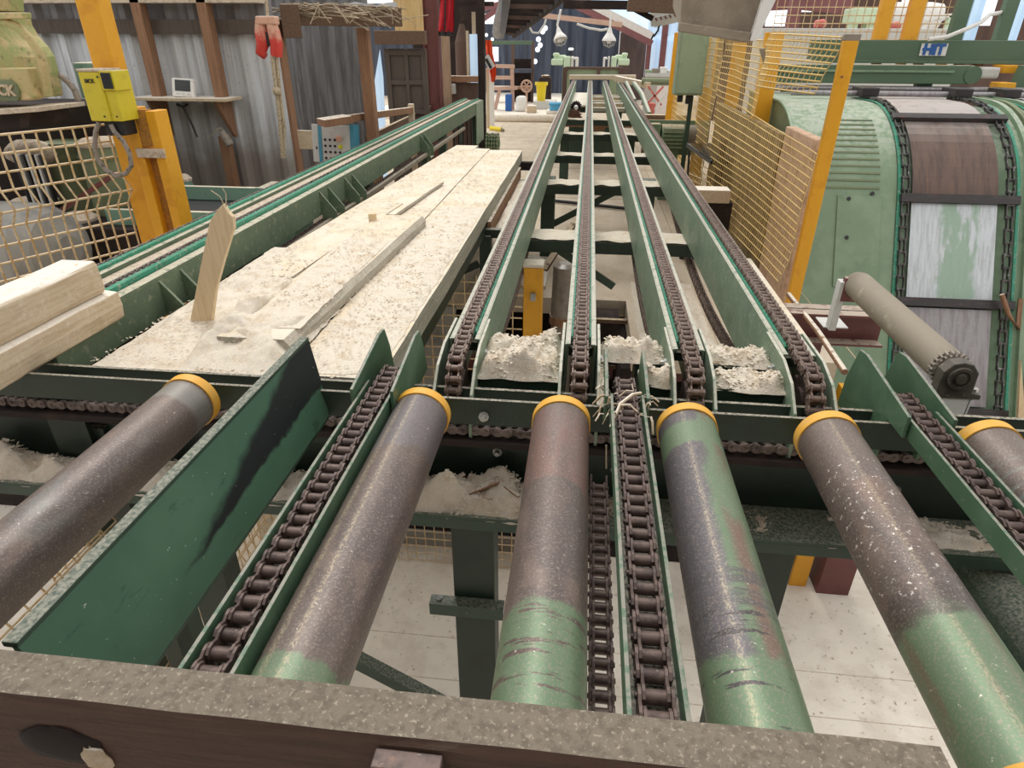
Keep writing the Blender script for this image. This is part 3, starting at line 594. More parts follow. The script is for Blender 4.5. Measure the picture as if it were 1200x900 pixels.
# sawdust over the near end of the planks
def mound(x0, x1, y0, y1, z, h, seed, nx, ny):
    return heap(x0, x1, y0, y1, z, h, seed, nx, ny, .35, .0, .25, .5)
m = MB()
for b in ((-1.68, -1.30, 1.78, 3.3, .886, .05, 3, 60, 120), (-1.40, -1.0, 1.80, 2.45, .886, .10, 4, 60, 60), (-1.26, -1.02, 2.1, 3.3, .947, .018, 4, 50, 120), (-.96, -.67, 1.88, 4.4, .882, .014, 8, 40, 140), (-1.36, -1.25, 1.80, 2.9, .887, .085, 9, 24, 90)):
    hb = mound(*b); m.add(hb.v, hb.f, True)
def zs(x, y): return .948 if (-1.24 < x < -1.0 and 2.3 < y < 3.8) else (.883 if x > -1.0 else .888)
def zs2(x, y):
    z = zs(x, y)-(0 if x > -1.67+.053*(y-1.75) else .5)
    return z+(.03 if x < -1.32 and y < 3.0 else .006)
chips(m, -1.67, -.67, 1.8, 3.4, zs2, 2600, (.004, .013))
chips(m, -1.67, -.67, 3.4, 6.9, zs2, 900, (.006, .02))
solo('sawdust_cover', m, M['sawdust'], 'coat of sawdust and chips over the near ends of the planks', 'sawdust', kind='stuff')
m = MB(); m.prism([(-1.525, .91), (-1.435, .91), (-1.385, 1.05), (-1.325, 1.17), (-1.262, 1.29), (-1.258, 1.33), (-1.272, 1.345), (-1.285, 1.375), (-1.315, 1.35), (-1.35, 1.31), (-1.43, 1.13)], 'y', 2.20, 2.222)
o = solo('splintered_slat', m, M['slat'], 'pale splintered wooden slat standing upright in the sawdust near the left conveyor', 'slat', bevel=.002)
m = MB(); m.tube([(-1.285, 2.21, 1.365), (-1.295, 2.21, 1.40), (-1.325, 2.21, 1.42)], .002, 4).tube([(-1.28, 2.21, 1.365), (-1.27, 2.21, 1.41), (-1.28, 2.21, 1.43)], .002, 4)
part('loose_fibre', m, M['raw'], o)
# squared baulk at the left
def baulk(label, prof, y0, y1, seed):
    m = MB(); rows = []; k = 16
    for i in range(k+1):
        y = y0+(y1-y0)*i/k
        rows.append([(a+.004*noise.noise(Vector((y*5, q, seed))), y+.0*a, b+.004*noise.noise(Vector((y*5, q+9, seed)))) for q, (a, b) in enumerate(prof)])
    nn = len(prof); m.sheet([r+[r[0]] for r in rows], smooth=False); m.add(rows[0], [tuple(range(nn))]); m.add(rows[-1], [tuple(range(nn))[::-1]])
    return solo('baulk', m, M['raw'], label, 'baulk', 'fresh baulks', bevel=.004)
baulk('upper fresh sawn baulk at the left edge, dusty white top', [(-1.90, 1.055), (-1.775, 1.055), (-1.765, 1.075), (-1.765, 1.165), (-1.775, 1.175), (-1.90, 1.175)][::-1], .9, 2.10, 1)
baulk('lower fresh sawn slab under the dusty topped baulk at the left edge', [(-1.79, .93), (-1.775, .93), (-1.742, .95), (-1.735, 1.0), (-1.742, 1.05), (-1.79, 1.054)][::-1], .9, 2.13, 2)

# ------------------------------------------------------------------ mesh panels
def wire_panel(o, u, v, lu, lv, su, sv, r, folds=(), fd=.05, sag=None, n=5):
    """wire mesh in a plane; folds = heights with a V bend outwards along u x v"""
    o, u, v = Vector(o), Vector(u).normalized(), Vector(v).normalized(); w = u.cross(v); m = MB()
    def P(a, b):
        off = 0
        for h in folds:
            if abs(b-h) < .09: off = fd*(1-abs(b-h)/.09)
        p = o+u*a+v*b+w*off
        return p+sag(a, b) if sag else p
    bs = sorted(set([0, lv]+[h+q for h in folds for q in (-.09, 0, .09)]+([lv*k/10 for k in range(11)] if sag else [])))
    a = 0
    while a <= lu+1e-6:
        m.tube([P(a, b) for b in bs], r, n, False); a += su
    b = 0
    while b <= lv+1e-6:
        m.tube([P(lu*k/(16 if sag else 1), b)+w*r for k in range((16 if sag else 1)+1)], r*1.15, n, False); b += sv
    return m
# low guard in front of the pit
t = thing('mesh_guard', 'yellow mesh guard with a yellow post under the rails, before the dark pit', 'mesh guard', (-.3, 3.85, -1.9))
part('wire_mesh', wire_panel((-2.05, 3.85, -1.88), (1,0,0), (0,0,1), 1.70, 2.46, .078, .078, .0042), M['wire'], t)
p = part('post', MB().box(-.345, -.225, 3.86, 3.98, -1.9, .64), M['yellow'], t, .004)
part('cap', MB().box(-.35, -.22, 3.855, 3.985, .64, .662), M['sawdust'], p, .006)
cl = part('clamp', MB().box(-.30, -.265, 3.83, 3.86, .43, .48), M['steel'], t, .003)
solo('mesh_screen', wire_panel((-2.08, 1.72, -1.88), (0,1,0), (0,0,1), 2.1, 1.9, .07, .07, .0045, (.75, 1.35), .04), M['wire'], 'dusty mesh screen seen edgewise under the transfer chain left of the second roller', 'mesh screen')
solo('mesh_screen', wire_panel((-2.0, .5, -1.88), (0,1,0), (0,0,1), 3.0, 2.2, .085, .085, .0045, (1.95,), -.05), M['wire'], 'mesh screen below the far left roller with bright floor behind', 'mesh screen')
# things in the pit
m = MB(); m.lathe((.02, 4.62, -.9), (-.06, .02, 1), [(0, .095), (.62, .095), (.62, .10), (.66, .10), (.66, .092), (1.28, .092), (1.30, .06)], 24)
t = thing('duct', 'smoky grey plastic duct standing in the pit between the first two rails', 'duct', (.02, 4.62, -1.9))
part('pipe', MB().lathe((-.14, 4.62, -1.9), (.02, 0, 1), [(0, .092), (1.92, .092), (1.92, .001)], 24).lathe((-.11, 4.62, .02), (.02, 0, 1), [(0, .09), (.40, .09), (.42, .05), (.42, .001)], 24), M['pipe_clear'], t)
part('band', MB().lathe((-.112, 4.62, -.04), (.02, 0, 1), [(0, .092), (0, .097), (.07, .097), (.07, .092)], 24), M['stud'], t)
solo('roof_batten', MB().bar((-.26, 4.62, .38), (-.06, 5.0, .64), .05, .02), M['beam_old'], 'short old batten leaning over the top of the plastic duct', 'batten')
t = thing('pit_machine', 'dark open box of the machinery in the pit behind the plastic duct', 'machine box', (.25, 4.75, -1.9))
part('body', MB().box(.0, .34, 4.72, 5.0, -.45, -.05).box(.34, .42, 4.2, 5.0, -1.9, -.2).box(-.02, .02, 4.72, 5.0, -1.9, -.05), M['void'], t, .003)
part('rim', MB().box(-.02, .46, 4.70, 4.74, -.06, -.03).box(-.02, .46, 4.70, 4.74, -.46, -.43), M['beam_old'], t)
for z in (-.75, -1.3):
    solo('pit_beam', MB().box(-1.8, 1.6, 5.1, 5.2, z, z+.16), M['maroon'], 'maroon beam in the dark pit under the floor edge, %s' % ('upper' if z > -1 else 'lower'), 'beam')
solo('pit_chute', MB().bar((-1.0, 4.3, .2), (-1.25, 4.4, -1.8), .25, .04), M['grey_cover'], 'grey sloping chute behind the mesh guard at the planks', 'chute')
# feet seen between the two right rollers
solo('short_post', MB().box(1.79, 1.92, 3.92, 4.04, -1.9, -.14), M['yellow'], 'short yellow post on the lower floor, seen between the two right rollers', 'post', bevel=.004)
solo('maroon_post', MB().box(1.98, 2.22, 3.86, 4.06, -1.9, -.14).box(1.975, 2.225, 3.855, 4.065, -1.46, -1.44), M['maroon'], 'short maroon post beside the short yellow post on the lower floor', 'post', bevel=.004)
m = MB(); m.lathe((1.36, .9, .33), (0,1,0), [(0, .02), (0, .16), (1.1, .16), (1.1, .02)], 32)
solo('oil_tank', m, M['green_dark'], 'dusty dark green cylinder lying below the right transfer chain', 'cylinder')

# ------------------------------------------------------------------ left: yellow post, scanner, fence
t = thing('yellow_post', 'tall yellow steel post at the left with a dusty recessed column beside its foot', 'post', (-2.6, 3.65, -1.9))
part('column', MB().box(-2.685, -2.56, 3.6, 3.71, .02, 3.2), M['yellow'], t, .006)
h = part('flange', MB().box(-2.555, -2.495, 3.565, 3.69, .02, 1.56), M['yellow'], t, .004)
part('flange', MB().box(-2.425, -2.37, 3.565, 3.69, .02, 1.545), M['yellow'], t, .004)
part('web', MB().box(-2.495, -2.425, 3.61, 3.63, .02, 1.31).box(-2.495, -2.425, 3.57, 3.63, 1.36, 1.55), M['yellow_dusty'], t)
part('foot_block', MB().box(-2.75, -2.3, 3.5, 3.8, -1.9, .02), M['concrete'], t, .01)
part('strap', MB().box(-2.53, -2.36, 3.552, 3.566, 1.30, 1.35), M['sawdust_grey'], t, .004, 'dust crusted strap')
t = thing('scanner_box', 'lemon yellow scanner box with a small dark window, on the tall yellow post', 'scanner', (-2.56, 3.5, 1.50))
part('casing', MB().box(-2.645, -2.53, 3.42, 3.60, 1.505, 1.745), M['scan_yellow'], t, .006)
part('side_block', MB().box(-2.53, -2.455, 3.42, 3.56, 1.655, 1.75).box(-2.53, -2.47, 3.43, 3.58, 1.505, 1.655), M['scan_yellow'], t, .004)
part('window', MB().box(-2.517, -2.465, 3.412, 3.424, 1.665, 1.74), M['screen'], t, .002, 'dark window')
part('top_dust', MB().box(-2.65, -2.525, 3.415, 3.60, 1.745, 1.757), M['sawdust_grey'], t, .004)
part('plug', MB().box(-2.60, -2.49, 3.45, 3.56, 1.43, 1.505), M['black'], t, .006)
text('lettering', 'SICK', .026, M['black'], frame((-2.59, 3.417, 1.70), (1,0,0), (0,0,1)), .001, t, .0006)
for px_, pz in ((-2.56, 1.53), (-2.49, 1.53), (-2.54, 1.72)):
    part('screw', MB().lathe((px_, 3.42, pz), (0,-1,0), [(0, .005), (.003, .005), (.003, .001)], 8, False), M['black'], t)
pts = [at(x, y, y=3.44) for x, y in ((116, 143), (112, 155), (111, 172), (115, 188), (125, 200), (137, 207), (148, 203), (154, 194), (152, 180), (144, 165), (134, 154), (130, 146))]
part('cable_loop', MB().tube(pts, .0125, 8), M['hose'], t)
t = thing('mesh_fence', 'sawdust covered yellow mesh fence at the left edge, with a folded band', 'fence', (-3.4, 2.8, .2))
part('wire_mesh', wire_panel((-2.70, 3.60, .50), (-.42, -.91, 0), (0,0,1), 2.6, .97, .062, .088, .0058, (.62,), -.085), M['wire'], t)
part('end_post', MB().box(-3.87, -3.79, 1.15, 1.23, -1.9, 1.50), M['yellow'], t, .003)
# machine behind the fence
def pxprism(pts, y0, y1, m=None):
    m = m or MB(); pl = [at(a, b, y=y1) for a, b in pts]
    return m.prism([(p.x, p.z) for p in pl], 'y', y0, y1)
t = thing('saw_machine', 'big lime green sawing machine with dusty curved casting at the upper left corner', 'machine', (-4.1, 4.7, -1.9))
part('casting', pxprism([(-60, 17), (36, 17), (39, 30), (46, 42), (58, 55), (65, 66), (70, 85), (75, 112), (-60, 122)], 4.2, 4.55), M['linck'], t, .01)
part('head', pxprism([(-60, -20), (26, -20), (29, 14), (-60, 14)], 4.25, 4.5), M['linck'], t, .006)
rib = [at(x, y, y=4.19) for x, y in ((-40, 22), (0, 24), (20, 31), (36, 46), (46, 62), (52, 80), (56, 112))]
part('rib', MB().tube(rib, .028, 8), M['linck'], t)
part('cap_ledge', pxprism([(-60, 16), (37, 15), (38, 22), (-60, 25)], 4.15, 4.22), M['linck'], t, .006)
pl = part('cover_plate', pxprism([(-60, 80), (44, 79), (54, 112), (50, 116), (-60, 121)], 4.12, 4.22), M['linck'], t, .01)
a_ = at(3, 106, y=4.11)
part('badge', MB().prism([(a_.x+.115*math.cos(k*PI/8)*(1 if abs(math.cos(k*PI/8)) < .99 else 1), a_.z+.062*max(-1, min(1, 1.5*math.sin(k*PI/8)))) for k in range(16)], 'y', 4.105, 4.13), M['drum_olive'], pl, .004)
text('lettering', 'LINCK', .085, M['raw'], frame((a_.x-.03, 4.103, a_.z), (1,0,-.02), (0,0,1)), .008, pl, .003)
part('ledge', pxprism([(-60, 128), (99, 119), (100, 124), (-60, 136)], 3.98, 4.4), M['sawdust_grey'], t, .004, 'sawdust covered ledge')
part('underside', pxprism([(-60, 136), (80, 126), (80, 142), (-60, 152)], 4.05, 4.4), M['void'], t)
part('hydraulic_block', MB().box(-3.50, -3.32, 4.5, 4.7, 1.53, 1.75), M['machine_teal'], t, .01)
part('hose', MB().tube([at(x, y, y=4.42) for x, y in ((70, 88), (80, 96), (88, 106), (92, 118))], .02, 8), M['hose'], t)
part('pedestal', MB().box(-5.2, -3.75, 4.85, 5.4, .72, 1.45), M['void'], t, .01)
def drumthing(name, label, px, py, y, r, h, mt, cat, lid=None):
    c = at(px, py, y=y); t = thing(name, label, cat, (c.x, y, c.z-h))
    part('body', MB().lathe((c.x, y, c.z-h), (0,0,1), [(0, .001), (0, r), (h*.8, r), (h*.86, r*1.05), (h*.9, r), (h, r*.96), (h, .001)], 24), M[mt], t)
    if lid: part('lid', MB().lathe((c.x, y, c.z), (0,0,1), [(0, r*1.02), (.02, r*1.04), (.05, r*.7), (.052, .001)], 24), M[lid], t)
    return t
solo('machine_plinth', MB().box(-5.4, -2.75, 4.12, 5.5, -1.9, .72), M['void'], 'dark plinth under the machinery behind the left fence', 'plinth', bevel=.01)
drumthing('motor_drum', 'green motor drum with white dusty top behind the left fence', 92, 258, 4.3, .13, .30, 'machine_teal', 'drum', 'sawdust_grey')
drumthing('motor_drum', 'teal drum behind the fence near the left edge', 40, 240, 4.55, .18, .42, 'machine_teal', 'drum', 'sawdust_grey')
drumthing('gear_housing', 'tall sage green housing behind the folded band of the left fence', 85, 165, 4.75, .20, .70, 'drum_olive', 'housing')
drumthing('gear_housing', 'rounded green housing close to the yellow post', 118, 170, 4.6, .16, .52, 'drum_olive', 'housing', 'sawdust_grey')
drumthing('canister', 'small grey green canister behind the foot of the yellow post', 212, 212, 5.2, .085, .32, 'machine_teal', 'canister', 'sawdust_grey')
c = at(20, 290, y=3.6); c2 = at(75, 345, y=3.7)
for k in range(7):
    a_ = at(26+5*k, 205, y=4.42)
    solo('guard_bar', MB().box(a_.x-.008, a_.x+.008, 4.40, 4.43, .78, 1.16), M['white' if k % 2 else 'black'], 'upright bar of the striped grille behind the left fence, %s from its left end' % ('first', 'second', 'third', 'fourth', 'fifth', 'sixth', 'seventh')[k], 'bar', 'striped grille bars')
c_ = at(30, 180, y=4.5)
solo('dust_cowl', MB().ball((c_.x, 4.55, c_.z), .17, 12, 8, (1.2, .6, .55), .06).box(c_.x-.05, c_.x+.05, 4.5, 4.6, .72, c_.z), M['sawdust_grey'], 'whitish dust caked cowl behind the top of the left fence', 'cowl')
t = thing('grey_cover', 'big grey rounded cover low behind the left fence', 'cover', (c.x, 3.6, -1.9))
part('shell', MB().lathe((-4.6, 3.85, .66), (1,-.05,0), [(0, .02), (0, .30), (1.08, .30), (1.2, .25), (1.26, .1), (1.26, .001)], 28), M['grey_cover'], t)
part('stand', MB().box(-4.4, -3.45, 3.70, 4.0, -1.9, .55), M['void'], t)
t = thing('red_rod', 'red rod slanting across the machinery behind the left fence', 'rod', at(50, 262, y=4.12))
part('bar', MB().bar(at(40, 268, y=4.16), at(136, 203, y=4.3), .04, .03), M['maroon'], t)
t = thing('belt_trough', 'dark trough with teal rim behind the left fence', 'trough', (-3.0, 4.4, .72))
part('box', MB().box(-3.35, -2.5, 4.25, 4.75, .72, .80), M['black'], t, .004)
part('rim', MB().box(-3.37, -2.48, 4.73, 4.77, .80, .90), M['machine_teal'], t, .004)
part('front_rim', MB().box(-3.37, -2.48, 4.23, 4.27, .72, .83), M['machine_teal'], t, .004)
solo('trough', MB().box(-2.62, -2.3, 4.9, 5.3, -1.9, .84).box(-2.64, -2.28, 4.88, 4.92, .84, .87), M['machine_teal'], 'teal box behind the conveyor to the right of the yellow post', 'box', bevel=.004)

# ------------------------------------------------------------------ left walls
def corrugated(x0, x1, y, z0, z1, per, amp, axis='x'):
    m = MB(); k = int((x1-x0)/per)*4; prof = (0, 0, 1, 1)
    top, bot = [], []
    for i in range(k+1):
        a = x0+(x1-x0)*i/k; b = y-amp*prof[i % 4]
        p = (a, b) if axis == 'x' else (b, a)
        bot.append((*p, z0)); top.append((*p, z1))
    return m.sheet([bot, top], smooth=False)
w1 = struct('wall_left', corrugated(-9, -2.70, 6.0, -1.9, 2.8, .21, .04), M['corr'], label='grey corrugated steel wall behind the shelf at the left', cat='wall')
solo('purlin', MB().box(-9, -2.72, 5.90, 5.958, 1.93, 2.04), M['door_wood'], 'dark horizontal timber across the upper corrugated wall', 'timber', bevel=.003)
solo('purlin', MB().box(-9, -2.72, 5.80, 5.958, 2.155, 2.21), M['sawdust_grey'], 'dust covered ledge at the very top of the corrugated wall', 'timber', bevel=.003)
def pxbar(a, b, y0, w, h, y1=None):
    return MB().bar(at(*a, y=y0), at(*b, y=y1 or y0), w, h, (0, 1, 0))
sz_ = at(212, 114, y=5.75).z
for nm, a, w, lb in (('stud', at(174, 60, y=5.84).x, .085, 'brown timber stud on the corrugated wall, left of the small white console'),
                  ('stud', at(249, 60, y=5.84).x, .085, 'orange brown timber stud on the corrugated wall, right of the small white console')):
    solo(nm, MB().box(a-w/2, a+w/2, 5.80, 5.90, sz_, 2.6), M['stud'], lb, 'stud', 'wall studs', .003)
a = at(270, 200, y=5.84).x
solo('stud', MB().box(a-.045, a+.04, 5.82, 5.90, -1.9, sz_-.32), M['stud'], 'lower timber stud under the right end of the shelf', 'stud', 'wall studs', .003)
a = at(186, 150, y=5.84).x
solo('stud', MB().box(a-.03, a+.05, 5.84, 5.92, -1.9, sz_-.06), M['beam_old'], 'dark timber stud under the left end of the shelf', 'stud', 'wall studs', .003)
a = at(338, 120, y=6.3).x
solo('corner_post', MB().box(a-.06, a+.05, 6.2, 6.32, -1.9, 2.05), M['stud'], 'brown corner post behind the red pulley where the wall steps back', 'post', bevel=.004)
t = thing('wall_shelf', 'narrow dusty wooden shelf on the corrugated wall holding a small white console', 'shelf', (at(212, 114, y=5.75).x, 5.75, sz_-.2))
x0, x1 = at(155, 114, y=5.7).x, at(267, 116, y=5.7).x
part('board', MB().box(x0, x1, 5.66, 5.96, sz_-.025, sz_), M['raw'], t, .003)
for xx in (x0+.12, x1-.14):
    part('bracket', MB().prism([(5.69, sz_-.025), (5.96, sz_-.025), (5.96, sz_-.34), (5.92, sz_-.34)], 'x', xx, xx+.03), M['stud'], t, .002)
c = at(212, 102, y=5.74)
t = thing('wall_console', 'small white console with dark screen on the wooden shelf', 'console', (c.x, 5.76, sz_))
R_ = Matrix.Translation((c.x, 5.76, sz_)) @ Matrix.Rotation(-.25, 4, 'X') @ Matrix.Rotation(.05, 4, 'Y')
part('case', MB().box(-.10, .10, -.02, .02, .0, .15, R_), M['white'], t, .008)
part('screen', MB().box(-.070, .070, -.024, -.018, .045, .135, R_), M['screen'], t, .002, 'dark screen')
part('button_row', MB().box(-.06, -.03, -.024, -.018, .018, .03, R_).box(-.01, .02, -.024, -.018, .018, .03, R_).box(.04, .07, -.024, -.018, .018, .03, R_), M['panel_grey'], t, .001)
c = at(214, 125, y=5.72)
solo('hanging_hook', MB().tube([c, c+Vector((.03, 0, -.07)), c+Vector((.06, 0, -.18)), c+Vector((.075, 0, -.25))], .008, 6).tube([c+Vector((-.05, 0, .02)), c, c+Vector((.05, 0, .02))], .012, 6), M['black'], 'dark wire hook hanging under the shelf', 'hook')
c = at(258, 158, y=5.78); c2_ = at(272, 172, y=5.7)
t = thing('air_gun', 'dusty grey handle tool with string on the lower stud', 'tool', c2_)
part('handle', MB().tube([at(258, 150, y=5.79), at(262, 158, y=5.785), at(270, 170, y=5.785)], [.02, .035, .038], 10), M['hose'], t)
part('string', MB().tube([at(256, 150, y=5.74), at(242, 164, y=5.74)], .004, 4), M['rope'], t)
# red pulley block and rope
t = thing('pulley_block', 'red two armed pulley block hanging high at the corner, top covered in sawdust', 'pulley', at(315, 45, y=5.6))
def curve_px(pts, y): return [at(a, b, y=y) for a, b in pts]
for pp in (((305, 24), (306, 38), (308, 52), (306, 62), (311, 66)), ((317, 24), (321, 38), (324, 52), (324, 66))):
    part('arm', MB().tube(curve_px(pp, 5.6), [.04, .05, .05, .045, .03][:len(pp)], 10), M['red'], t)
part('head', MB().bar(at(302, 24, y=5.6), at(325, 24, y=5.6), .09, .06), M['red'], t, .01)
part('wheel', MB().lathe(at(314, 46, y=5.6)+Vector((0, -.02, 0)), (0,1,0), [(0, .001), (0, .05), (.04, .05), (.04, .001)], 16), M['black'], t)
part('rope', MB().tube(curve_px(((319, 66), (322, 90), (324, 106), (328, 140), (331, 185)), 5.58), .016, 6).tube(curve_px(((324, 66), (328, 110), (333, 150), (333, 185)), 5.6), .014, 6), M['rope'], t)
part('knot', MB().ball(at(324, 107, y=5.56), .035, 8, 6), M['rope'], t)
part('hang_strap', MB().tube(curve_px(((314, 24), (312, 0), (310, -20)), 5.62), .012, 5), M['rope'], t)
# second stretch of wall
xa, xb = at(338, 100, y=7.6).x, at(434, 100, y=7.6).x
struct('wall_side', corrugated(xa-.3, xb+.05, 7.6, -.1, 2.5, .11, .02), M['corr_dark'], label='dark corrugated wall stretch behind the control box', cat='wall')
a = at(432, 90, y=7.2)
solo('door_post', MB().box(a.x-.06, a.x+.05, 7.12, 7.24, -.1, 2.0), M['stud'], 'brown timber door post left of the grey board door', 'post', bevel=.004)
t = thing('header_beam', 'thick straw covered timber beam over the dark corrugated wall', 'beam', at(400, 25, y=6.9))
part('beam', MB().bar(at(335, 17, y=6.35), at(466, 20, y=7.25), .16, .17), M['beam_old'], t, .006)
part('end_block', MB().bar(at(341, 25, y=6.2), at(341, 25, y=6.5), .16, .26), M['beam_old'], t, .006)
sm = MB()
for k in range(70):
    u = random.random(); p = at(340+125*u, 8+4*u+random.uniform(-6, 5), y=6.25+.9*u)
    sm.tube([p, p+Vector((random.uniform(-.2, .25), random.uniform(-.05, .05), random.uniform(-.05, .03))), p+Vector((random.uniform(-.4, .4), random.uniform(-.05, .02), random.uniform(-.16, .03)))], random.uniform(.003, .007), 4)
part('straw', sm, M['rope'], t).__setitem__('kind', 'stuff')
bg = MB(); bg.sheet([[at(405+12*i, 12-8*j/3+2*math.sin(i*1.7+j), y=6.95+.05*i+.05*j) for i in range(6)] for j in range(4)])
solo('black_sack', bg, M['black'], 'crumpled black sheet lying on the straw covered beam', 'sheet')
solo('lintel', MB().box(at(440, 45, y=9.6).x, at(499, 45, y=9.6).x, 9.54, 9.68, at(470, 52, y=9.6).z, at(470, 36, y=9.6).z), M['beam_old'], 'old lintel over the grey board door', 'lintel', bevel=.004)
solo('tan_sheet', corrugated(at(462, 20, y=9.65).x, at(496, 20, y=9.65).x, 9.65, at(470, 37, y=9.65).z, 2.9, .16, .03), M['tan_sheet'], 'tan corrugated sheet above the door', 'sheet')
d0, d1 = at(453, 90, y=9.7), at(501, 90, y=9.7)
t = thing('board_door', 'old grey brown panelled door standing behind the conveyor', 'door', ((d0.x+d1.x)/2, 9.7, 0))
zt = at(475, 57, y=9.7).z
part('leaf', MB().box(d0.x, d1.x, 9.7, 9.73, 0, zt), M['door_wood'], t, .003)
dw = d1.x-d0.x
part('stile', MB().box(d0.x, d0.x+.07, 9.67, 9.7, 0, zt), M['door_wood'], t, .003)
part('stile', MB().box(d1.x-.07, d1.x, 9.67, 9.7, 0, zt), M['door_wood'], t, .003)
part('mid_stile', MB().box(d0.x+dw*.48, d0.x+dw*.56, 9.67, 9.7, 0, zt), M['door_wood'], t, .003)
for zz in (zt-.05, zt-.42, zt-.80): part('door_rail', MB().box(d0.x+.07, d1.x-.07, 9.672, 9.7, zz-.03, zz+.03), M['door_wood'], t, .003)
solo('door_gap', MB().prism([(at(438, 148, y=9.9).x, -.1), (at(449, 148, y=9.9).x, -.1), (at(449, 90, y=9.9).x, at(449, 90, y=9.9).z), (at(445, 58, y=9.9).x, at(445, 58, y=9.9).z), (at(438, 100, y=9.9).x, at(438, 100, y=9.9).z)], 'y', 9.9, 9.91), M['translucent'], 'narrow bright slit of daylight beside the grey board door', 'daylight gap')
a, b = at(498, 60, y=10.8), at(516, 60, y=10.8)
t = thing('maroon_column', 'maroon steel column beside the grey board door', 'column', ((a.x+b.x)/2, 10.8, 0))
part('flange', MB().box(a.x, a.x+.02, 10.72, 10.9, 0, 3.4), M['maroon'], t, .002)
part('flange', MB().box(b.x-.02, b.x, 10.72, 10.9, 0, 3.4), M['maroon'], t, .002)
part('web', MB().box(a.x, b.x, 10.78, 10.80, 0, 3.4), M['maroon'], t)
# red jacket
t = thing('work_jacket', 'red work jacket with black hem hanging beside the maroon column', 'jacket', at(523, 20, y=10.4))
jr = []
for j, (xa_, xb_, yy) in enumerate(((517, 531, -8), (516, 531, 5), (515, 531, 18), (514, 531, 30), (513.5, 530, 37))):
    jr.append([at(xa_+(xb_-xa_)*i/8, yy+i*.12, y=10.4+.04*math.sin(i*1.9+j*.6)) for i in range(9)])
jb = MB().sheet(jr); jb.sheet([[Vector(p)+Vector((0, .07, 0)) for p in r] for r in jr][::-1])
part('cloth', jb, M['jacket'], t)
hm = MB().sheet([[at(513.5+2.05*i, 36+i*.1, y=10.38+.03*math.sin(i*1.9)) for i in range(9)], [at(513.5+2.05*i, 42+i*.1, y=10.38+.03*math.sin(i*1.9)) for i in range(9)]])
part('hem', hm, M['black'], t, label='black hem')
part('hanger', MB().tube([at(522, -8, y=10.42), at(514, -9, y=10.73)], .012, 5), M['steel'], t)
part('zip', MB().bar(at(522, -5, y=10.33), at(521.5, 36, y=10.33), .02, .012, (0,1,0)), M['screen'], t)
solo('wood_post', MB().box(at(513, 80, y=11.7).x, at(527, 80, y=11.7).x, 11.7, 11.8, 0, at(520, 40, y=11.7).z), M['pale_post'], 'plain wooden post under the red jacket', 'post', bevel=.004)
# opening with shelves beyond
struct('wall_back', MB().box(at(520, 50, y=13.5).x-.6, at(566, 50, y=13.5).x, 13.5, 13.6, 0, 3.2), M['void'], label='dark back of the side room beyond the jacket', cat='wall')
solo('gas_cylinder', MB().lathe((at(542, 60, y=12.6).x, 12.6, 0), (0,0,1), [(0, .001), (0, .13), (at(542, 42, y=12.6).z-.1, .13), (at(542, 33, y=12.6).z, .06), (at(542, 28, y=12.6).z, .04), (at(542, 28, y=12.6).z, .001)], 20), M['hall_brown'], 'dull brown cylinder standing in the dark side room', 'cylinder')
t = thing('white_board', 'pale bluish white board standing in the side room opening', 'board', (at(554, 70, y=12.2).x, 12.2, 0))
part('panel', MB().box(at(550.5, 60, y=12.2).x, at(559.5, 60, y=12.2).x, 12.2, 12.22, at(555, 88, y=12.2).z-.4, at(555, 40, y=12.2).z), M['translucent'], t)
part('post', MB().box(at(553, 30, y=12.25).x, at(557, 30, y=12.25).x, 12.24, 12.30, 0, at(555, 14, y=12.25).z), M['raw'], t, .002)
part('side_post', MB().box(at(546.5, 60, y=12.25).x, at(549.5, 60, y=12.25).x, 12.24, 12.28, 0, at(548, 36, y=12.25).z), M['raw'], t, .002)
t = thing('low_boarding', 'brown boarding with capping rail below the side room opening', 'boarding', (at(543, 110, y=11.9).x, 11.9, 0))
part('boards', MB().box(at(526, 105, y=11.95).x, at(560, 105, y=11.95).x, 11.95, 11.99, 0, at(540, 97, y=11.95).z), M['hall_brown'], t)
part('cap_rail', MB().box(at(526, 92, y=11.9).x, at(560, 92, y=11.9).x, 11.88, 12.02, at(540, 96, y=11.9).z, at(540, 89, y=11.9).z), M['stud'], t, .004)
part('switch_box', MB().box(at(527, 105, y=11.9).x, at(534, 105, y=11.9).x, 11.84, 11.95, at(530, 110, y=11.9).z, at(530, 98, y=11.9).z), M['panel_grey'], t, .01)
solo('dark_post', MB().box(at(560, 60, y=12).x, at(568, 60, y=12).x, 11.96, 12.08, 0, 3.4), M['void'], 'dark steel post at the far end of the left conveyor', 'post', bevel=.003)
solo('cross_rail', MB().box(at(536, 4, y=12.1).x, at(578, 4, y=12.1).x, 12.1, 12.2, at(550, 7, y=12.1).z, at(550, 2, y=12.1).z), M['void'], 'dark rail across the top of the side room opening', 'rail')
